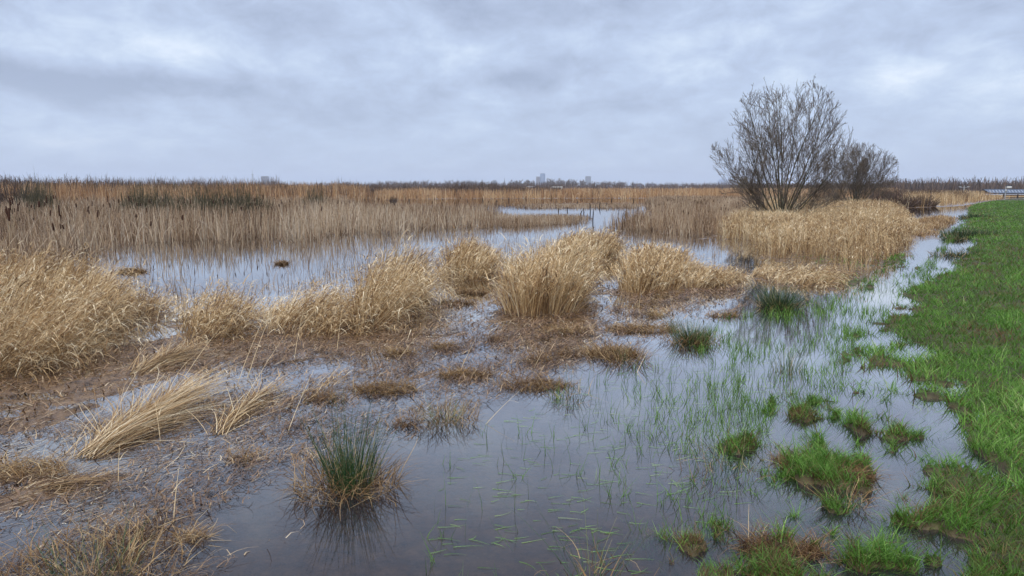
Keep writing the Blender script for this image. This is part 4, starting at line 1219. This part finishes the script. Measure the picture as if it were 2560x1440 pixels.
def shed(pxa, pxb, top, d, wm, rm, label, roof='flat', win=0, name='shed', cat='shed', base=None):
    xc = ((pxa + pxb) / 2 - 1280) / F * d; w = (pxb - pxa) / F * d; h = H + (HY - top) * d / F
    t = empty(name, (xc, d, .05)); tag(t, label, cat)
    hw = w / 2
    if roof == 'flat':
        boxes('wall', [(-hw, hw, 0, 12, 0, h * .82)], wm, t); boxes('roof', [(-hw * 1.02, hw * 1.02, -.3, 12.3, h * .82 + .002, h)], rm, t)
    else:
        boxes('wall', [(-hw, hw, 0, 9, 0, h * .5)], wm, t)
        V = [(-hw * 1.04, -.4, h * .5), (hw * 1.04, -.4, h * .5), (hw * 1.04, 9.4, h * .5), (-hw * 1.04, 9.4, h * .5), (-hw * .8, 4.5, h), (hw * .8, 4.5, h)]
        me = bpy.data.meshes.new('roof'); me.from_pydata(V, [], [(0, 1, 5, 4), (2, 3, 4, 5), (1, 2, 5), (3, 0, 4), (3, 2, 1, 0)]); me.materials.append(rm); link(bpy.data.objects.new('roof', me), t)
    if win:
        ww = 2 * hw * .8 / win
        for k in range(win):
            boxes('window', [(-hw * .8 + k * ww, -hw * .8 + (k + .86) * ww, -.08, .1, h * .35, h * .62)], PANE, t)
    return t, w, h


shed(1379, 1405, 466.5, 480, WHT, WHT, 'white flat roofed building with a dark window strip below the poplars', 'flat', 5, 'white_building', 'building')
shed(1316, 1336, 466, 520, CONC, LGR, 'low shed with a pale roof left of the tall towers', 'flat')
shed(1085, 1104, 459.5, 700, BRK, RF, 'dark hipped farmhouse roof in the far tree row', 'hip', 0, 'farmhouse', 'house')
shed(1563, 1632, 467.5, 600, LGR, LGR, 'long pale grey shed right of the thin mast', 'flat', 6)
shed(1583, 1606, 460, 640, BRK, RF, 'dark roofed house above the pale shed', 'hip', 0, 'house', 'house')
shed(1617, 1636, 459, 640, BRK, RF, 'steep dark roofed house at the right end of the pale shed', 'hip', 0, 'house', 'house')
shed(1730, 1800, 463.5, 1500, CONC, CONC, 'long flat grey building left of the pale glass building', 'flat', 8, 'long_building', 'building')
shed(1815, 1860, 464, 1500, CONC, RF, 'low grey building right of the pale glass building', 'flat', 5, 'long_building', 'building')
shed(1510, 1530, 463, 700, BRK, RF, 'brown roofed house between the square tower and the wide block', 'hip', 0, 'house', 'house')
shed(960, 985, 463, 800, WHT, LGR, 'tiny pale shed in the trees at the left end of the water', 'flat')
t, w, h = shed(1655, 1722, 467, 600, RF, RF, 'dark open hall with white pillars along its front', 'flat', 0, 'pillared_hall', 'building')
for f in (-.47, -.3, -.15, .02, .33, .48):
    boxes('pillar', [(w * f, w * f + .75, -.9, -.35, 0, h * .98)], WHT, t)


def long_shed():
    d = 235; x0 = (2464 - 1280) / F * d; x1 = (3000 - 1280) / F * d; zt = H + (HY - 473.0) * d / F
    t = empty('long_shed', (x0, d, 0)); tag(t, 'long low blue grey shed with slanted white roof lights at the far right', 'shed')
    L = x1 - x0; z0 = .35
    boxes('wall', [(0, L, .0, 7, 0, z0)], RF, t)
    V = np.array([(0, -.25, z0 + .004), (L, -.25, z0 + .004), (L, 3.2, zt), (0, 3.2, zt), (0, 7, z0 + .004), (L, 7, z0 + .004)]); 
    me = bpy.data.meshes.new('roof'); me.from_pydata([tuple(v) for v in V], [], [(0, 1, 2, 3), (3, 2, 5, 4)]); me.materials.append(BLU); link(bpy.data.objects.new('roof', me), t)
    sl = (zt - z0) / 3.45
    boxes('ridge', [(0, L, 3.0, 3.4, zt - .03, zt + .12)], RF, t)
    n = int(L / 1.0)
    for k in range(n):
        a = .6 + k * 1.0
        if a + 1.2 > L: break
        y0, y1 = .35, 2.5
        zz = lambda y: z0 + (y + .25) * sl + .03
        sk = .8
        V = [(a, y0, zz(y0)), (a + .3, y0, zz(y0)), (a + sk + .3, y1, zz(y1)), (a + sk, y1, zz(y1))]
        V += [(v[0], v[1], v[2] - .05) for v in V]
        me = bpy.data.meshes.new('roof_light'); me.from_pydata(V, [], [(0, 1, 2, 3), (7, 6, 5, 4), (0, 4, 5, 1), (1, 5, 6, 2), (2, 6, 7, 3), (3, 7, 4, 0)]); me.materials.append(SKYL)
        link(bpy.data.objects.new('roof_light', me), t)
        if k > 44: break


long_shed()


def signpost():
    x, y = gp(2512, 499.5); k = y / F
    t = empty('sign_post', (x, y, .08)); tag(t, 'grey post with bracket arm and white board at the end of the bank', 'sign post')
    V, Q, T = tubes([(np.array([[0, 0, -.2], [0, 0, 32 * k]]), [.06, .05], .5)], 8); link(bpy.data.objects.new('pole', mesh_quads('pole', V, Q, GALV, T)), t)
    boxes('arm', [(0, 13 * k, -.03, .03, 33.2 * k, 34.6 * k)], BLU, t)
    boxes('sign_board', [(2.5 * k, 15 * k, -.02, .02, 27 * k, 31.6 * k)], WHT, t)
    boxes('box', [(-1.5 * k, 3 * k, -.1, -.055, 17 * k, 24 * k)], GALV, t)
    V, Q, T = tubes([(np.array([[0, 0, 31 * k], [.3 * k, 0, 34 * k]]), [.05, .05], .5)], 6); link(bpy.data.objects.new('bracket', mesh_quads('bracket', V, Q, BLU, T)), t)
    x, y = gp(2408.5, 492); k = y / F
    t = empty('lamp_mast', (x, y, .05)); tag(t, 'thin pale mast with short cross arms standing before the far trees', 'mast')
    V, Q, T = tubes([(np.array([[0, 0, -.2], [0, 0, 28 * k]]), [.12, .07], .5)], 8); link(bpy.data.objects.new('pole', mesh_quads('pole', V, Q, GALV, T)), t)
    boxes('arm', [(-11 * k, 11 * k, -.05, .05, 22 * k, 22.8 * k)], GALV, t)
    boxes('lamp_head', [(-12 * k, -8 * k, -.2, .2, 22.9 * k, 25 * k)], GALV, t); boxes('lamp_head', [(8 * k, 12 * k, -.2, .2, 22.9 * k, 25 * k)], GALV, t)
    boxes('lamp_head', [(-1.5 * k, 2 * k, -.2, .2, 28 * k, 29.2 * k)], RF, t)


signpost()


def fence():
    x, y = gp(2508, 498); k = y / F
    t = empty('timber_fence', (x, y, .08)); tag(t, 'dark timber rail fence beside the sign post', 'fence')
    L = 7.5
    for a in (0, 2.4, 4.8, 7.2):
        boxes('post', [(a - .09, a + .09, -.09, .09, -.1, .75)], WOOD, t)
    boxes('rail', [(-.1, L, -.13, -.092, .52, .66)], WOOD, t)
    boxes('rail', [(-.1, L, -.13, -.092, .16, .26)], WOOD, t)
    for px, py in ((2440, 497), (2460, 497)):
        x, y = gp(px, py)
        pts = np.array([[0, 0, -.1], [.02, 0, .25], [0, .01, .55]])
        V, Q, T = tubes([(pts, [.16, .16, .13], 0)], 7); o = bpy.data.objects.new('short_post', mesh_quads('short_post', V, Q, WOOD, T)); o.location = (x, y, .05); link(o)
        tag(o, 'short dark post in the far reeds left of the sign post', 'post', 'two short dark posts in the far reeds')


fence()

# pale path at the far right, laid on the bank
pp = [gp(2520, 497.5), (gp(2620, 506)), (gp(2900, 520)), (gp(3400, 560))]
Vp = []
for (x, y), wdt in zip(pp, (.5, .8, 1.0, 1.2)):
    Vp += [(x, y), (x + .4, y + wdt * 2.2)]
Vp = np.array(Vp); zz = ground_z(Vp[:, 0], Vp[:, 1])
nn = 24
L0 = np.array([[Vp[2 * i], Vp[2 * i + 1]] for i in range(4)])
tt = np.linspace(0, 3, nn * 3 + 1); rows = []
for t in tt:
    i = min(2, int(t)); f = t - i; rows.append(L0[i] * (1 - f) + L0[i + 1] * f)
rows = np.array(rows); XY = rows.reshape(-1, 2); Z = ground_z(XY[:, 0], XY[:, 1]) + .16
Q = np.array([[2 * i, 2 * i + 2, 2 * i + 3, 2 * i + 1] for i in range(len(rows) - 1)])
o = bpy.data.objects.new('path', mesh_quads('path', np.column_stack([XY, Z]), Q, plain_mat('sand_path', (.42, .38, .32), .9, .15, 3))); link(o); tag(o, kind='structure')


# ---------------------------------------------------------------- sky, sun, haze
def build_world():
    w = bpy.data.worlds.new('World'); sc.world = w; w.use_nodes = True
    nt = w.node_tree; nt.nodes.clear(); N, Lk = nt.nodes, nt.links
    out = N.new('ShaderNodeOutputWorld'); bg = N.new('ShaderNodeBackground')
    tc = N.new('ShaderNodeTexCoord'); sep = N.new('ShaderNodeSeparateXYZ'); Lk.new(tc.outputs['Generated'], sep.inputs[0])

    def mth(op, a, b=None, c=None):
        n = N.new('ShaderNodeMath'); n.operation = op
        for i, v in enumerate((a, b, c)):
            if v is None: continue
            if isinstance(v, (int, float)): n.inputs[i].default_value = v
            else: Lk.new(v, n.inputs[i])
        return n.outputs[0]

    zc = mth('MAXIMUM', sep.outputs[2], 0.0)
    den = mth('ADD', zc, .30)
    u = mth('DIVIDE', sep.outputs[0], den); v = mth('DIVIDE', sep.outputs[1], den)
    cmb = N.new('ShaderNodeCombineXYZ'); Lk.new(u, cmb.inputs[0]); Lk.new(v, cmb.inputs[1])
    mp = N.new('ShaderNodeMapping'); Lk.new(cmb.outputs[0], mp.inputs[0]); mp.inputs['Rotation'].default_value = (0, 0, .35); mp.inputs['Scale'].default_value = (1.15, 1.0, 1)
    n1 = N.new('ShaderNodeTexNoise'); n1.inputs['Scale'].default_value = 1.9; n1.inputs['Detail'].default_value = 7; n1.inputs['Roughness'].default_value = .52; n1.inputs['Distortion'].default_value = .35
    n2 = N.new('ShaderNodeTexNoise'); n2.inputs['Scale'].default_value = 6.0; n2.inputs['Detail'].default_value = 9; n2.inputs['Roughness'].default_value = .66; n2.inputs['Distortion'].default_value = .3
    Lk.new(mp.outputs[0], n1.inputs['Vector']); Lk.new(mp.outputs[0], n2.inputs['Vector'])
    az = mth('ARCTAN2', sep.outputs[0], sep.outputs[1]); el = mth('ARCSINE', sep.outputs[2])
    wn = N.new('ShaderNodeTexNoise'); wn.inputs['Scale'].default_value = 5; wn.inputs['Detail'].default_value = 5; Lk.new(tc.outputs['Generated'], wn.inputs['Vector'])
    warp = mth('MULTIPLY_ADD', wn.outputs[0], .16, -.08)
    total = mth('ADD', mth('MULTIPLY', n1.outputs[0], .52), mth('MULTIPLY', n2.outputs[0], .48))
    # the clouds one can name, as soft ellipses of azimuth and elevation
    for (px, py, rx, ry, amp, rot) in [(190, 195, 220, 40, -.22, .03), (370, 110, 260, 50, .16, -.1), (900, 255, 360, 40, -.10, .1), (1250, 225, 110, 22, -.09, .12),
                                       (1250, 30, 360, 75, -.12, .0), (1480, 175, 150, 35, -.07, .1), (2400, 210, 300, 70, .13, -.1), (600, 40, 300, 40, -.03, 0), (2450, 60, 260, 40, -.05, .1),
                                       (1650, 320, 180, 40, -.05, .15), (1850, 120, 300, 50, .03, .1), (2420, 330, 200, 40, -.06, .1), (620, 215, 120, 30, -.06, .1)]:
        xx, yy, zz_ = at(px, py, 1.0)
        A0 = math.atan2(xx, yy); E0 = math.atan2(zz_ - H, math.hypot(xx, yy))
        da = mth('SUBTRACT', mth('ADD', az, warp), A0); de = mth('SUBTRACT', mth('MULTIPLY_ADD', warp, -.5, el), E0)
        de = mth('SUBTRACT', de, mth('MULTIPLY', da, rot))
        q = mth('ADD', mth('POWER', mth('ABSOLUTE', mth('DIVIDE', da, rx / F)), 2), mth('POWER', mth('ABSOLUTE', mth('DIVIDE', de, ry / F)), 2))
        g = mth('POWER', 2.718, mth('MULTIPLY', q, -1))
        total = mth('ADD', total, mth('MULTIPLY', g, amp))
    cr = ramp(nt, [(.32, (.29, .345, .47)), (.43, (.36, .425, .565)), (.51, (.41, .49, .645)), (.60, (.50, .585, .72)), (.76, (.72, .78, .86))])
    Lk.new(total, cr.inputs[0])
    # near the horizon the deck evens out
    hz = N.new('ShaderNodeMapRange'); hz.inputs[1].default_value = 0.0; hz.inputs[2].default_value = .13; hz.inputs[3].default_value = .78; hz.inputs[4].default_value = 0
    Lk.new(sep.outputs[2], hz.inputs[0])
    mh = N.new('ShaderNodeMix'); mh.data_type = 'RGBA'; Lk.new(hz.outputs[0], mh.inputs[0]); Lk.new(cr.outputs[0], mh.inputs[6]); mh.inputs[7].default_value = (.415, .50, .655, 1)
    # overcast sky is brighter towards the zenith
    zr = N.new('ShaderNodeMapRange'); zr.interpolation_type = 'SMOOTHSTEP'
    zr.inputs[1].default_value = .55; zr.inputs[2].default_value = .95; zr.inputs[3].default_value = 1.0; zr.inputs[4].default_value = 5.2
    dk = N.new('ShaderNodeMapRange'); dk.interpolation_type = 'SMOOTHSTEP'
    dk.inputs[1].default_value = .32; dk.inputs[2].default_value = .52; dk.inputs[3].default_value = 1.0; dk.inputs[4].default_value = .62; Lk.new(sep.outputs[2], dk.inputs[0])
    Lk.new(sep.outputs[2], zr.inputs[0])
    vm = N.new('ShaderNodeVectorMath'); vm.operation = 'SCALE'; Lk.new(mh.outputs[2], vm.inputs[0]); Lk.new(mth('MULTIPLY', zr.outputs[0], dk.outputs[0]), vm.inputs['Scale'])
    sky = N.new('ShaderNodeTexSky'); sky.sky_type = 'NISHITA'; sky.sun_disc = False; sky.sun_elevation = rad(48); sky.sun_rotation = rad(200)
    vs = N.new('ShaderNodeVectorMath'); vs.operation = 'SCALE'; Lk.new(sky.outputs[0], vs.inputs[0]); vs.inputs['Scale'].default_value = .10
    mx = N.new('ShaderNodeMix'); mx.data_type = 'RGBA'; mx.inputs[0].default_value = .94
    Lk.new(vs.outputs[0], mx.inputs[6]); Lk.new(vm.outputs[0], mx.inputs[7])
    Lk.new(mx.outputs[2], bg.inputs['Color']); bg.inputs['Strength'].default_value = 1.0
    Lk.new(bg.outputs[0], out.inputs[0])
    w.cycles.sampling_method = 'MANUAL'; w.cycles.sample_map_resolution = 512


build_world()
sun = bpy.data.lights.new('sun', 'SUN'); sun.energy = 1.5; sun.angle = rad(25); sun.color = (1, .92, .78)
so = bpy.data.objects.new('sun', sun); link(so); so.rotation_euler = (rad(42), 0, rad(-20))

# haze
V, Q = box(-6600, 6600, -6600, 6600, -1.4, 130)
hz = bpy.data.objects.new('haze', mesh_quads('haze', V, Q, None or bpy.data.materials.new('haze_air'))); link(hz); tag(hz, kind='stuff')
hm = hz.data.materials[0]; hm.use_nodes = True; hm.node_tree.nodes.clear()
ho = hm.node_tree.nodes.new('ShaderNodeOutputMaterial'); pv = hm.node_tree.nodes.new('ShaderNodeVolumePrincipled')
pv.inputs['Color'].default_value = (.80, .87, 1, 1); pv.inputs['Density'].default_value = .00020; pv.inputs['Anisotropy'].default_value = .2
hm.node_tree.links.new(pv.outputs[0], ho.inputs['Volume'])
hm.cycles.homogeneous_volume = True

# ---------------------------------------------------------------- camera and render settings
cam = bpy.data.cameras.new('camera'); cam.sensor_width = 36; cam.lens = F / 2560 * 36; cam.clip_end = 30000; cam.clip_start = .05
co = bpy.data.objects.new('camera', cam); link(co); co.location = (0, 0, H); co.rotation_euler = (PI / 2 - PITCH, 0, 0)
sc.camera = co
sc.view_settings.view_transform = 'Standard'; sc.view_settings.look = 'None'; sc.view_settings.gamma = 1; sc.view_settings.exposure = .43
sc.render.engine = 'CYCLES'
c = sc.cycles
c.max_bounces = 5; c.diffuse_bounces = 2; c.glossy_bounces = 2; c.transmission_bounces = 3; c.transparent_max_bounces = 8; c.volume_bounces = 1
c.use_denoising = True; c.use_adaptive_sampling = True; c.adaptive_threshold = .02
c.caustics_reflective = False; c.caustics_refractive = False; c.sample_clamp_indirect = 4
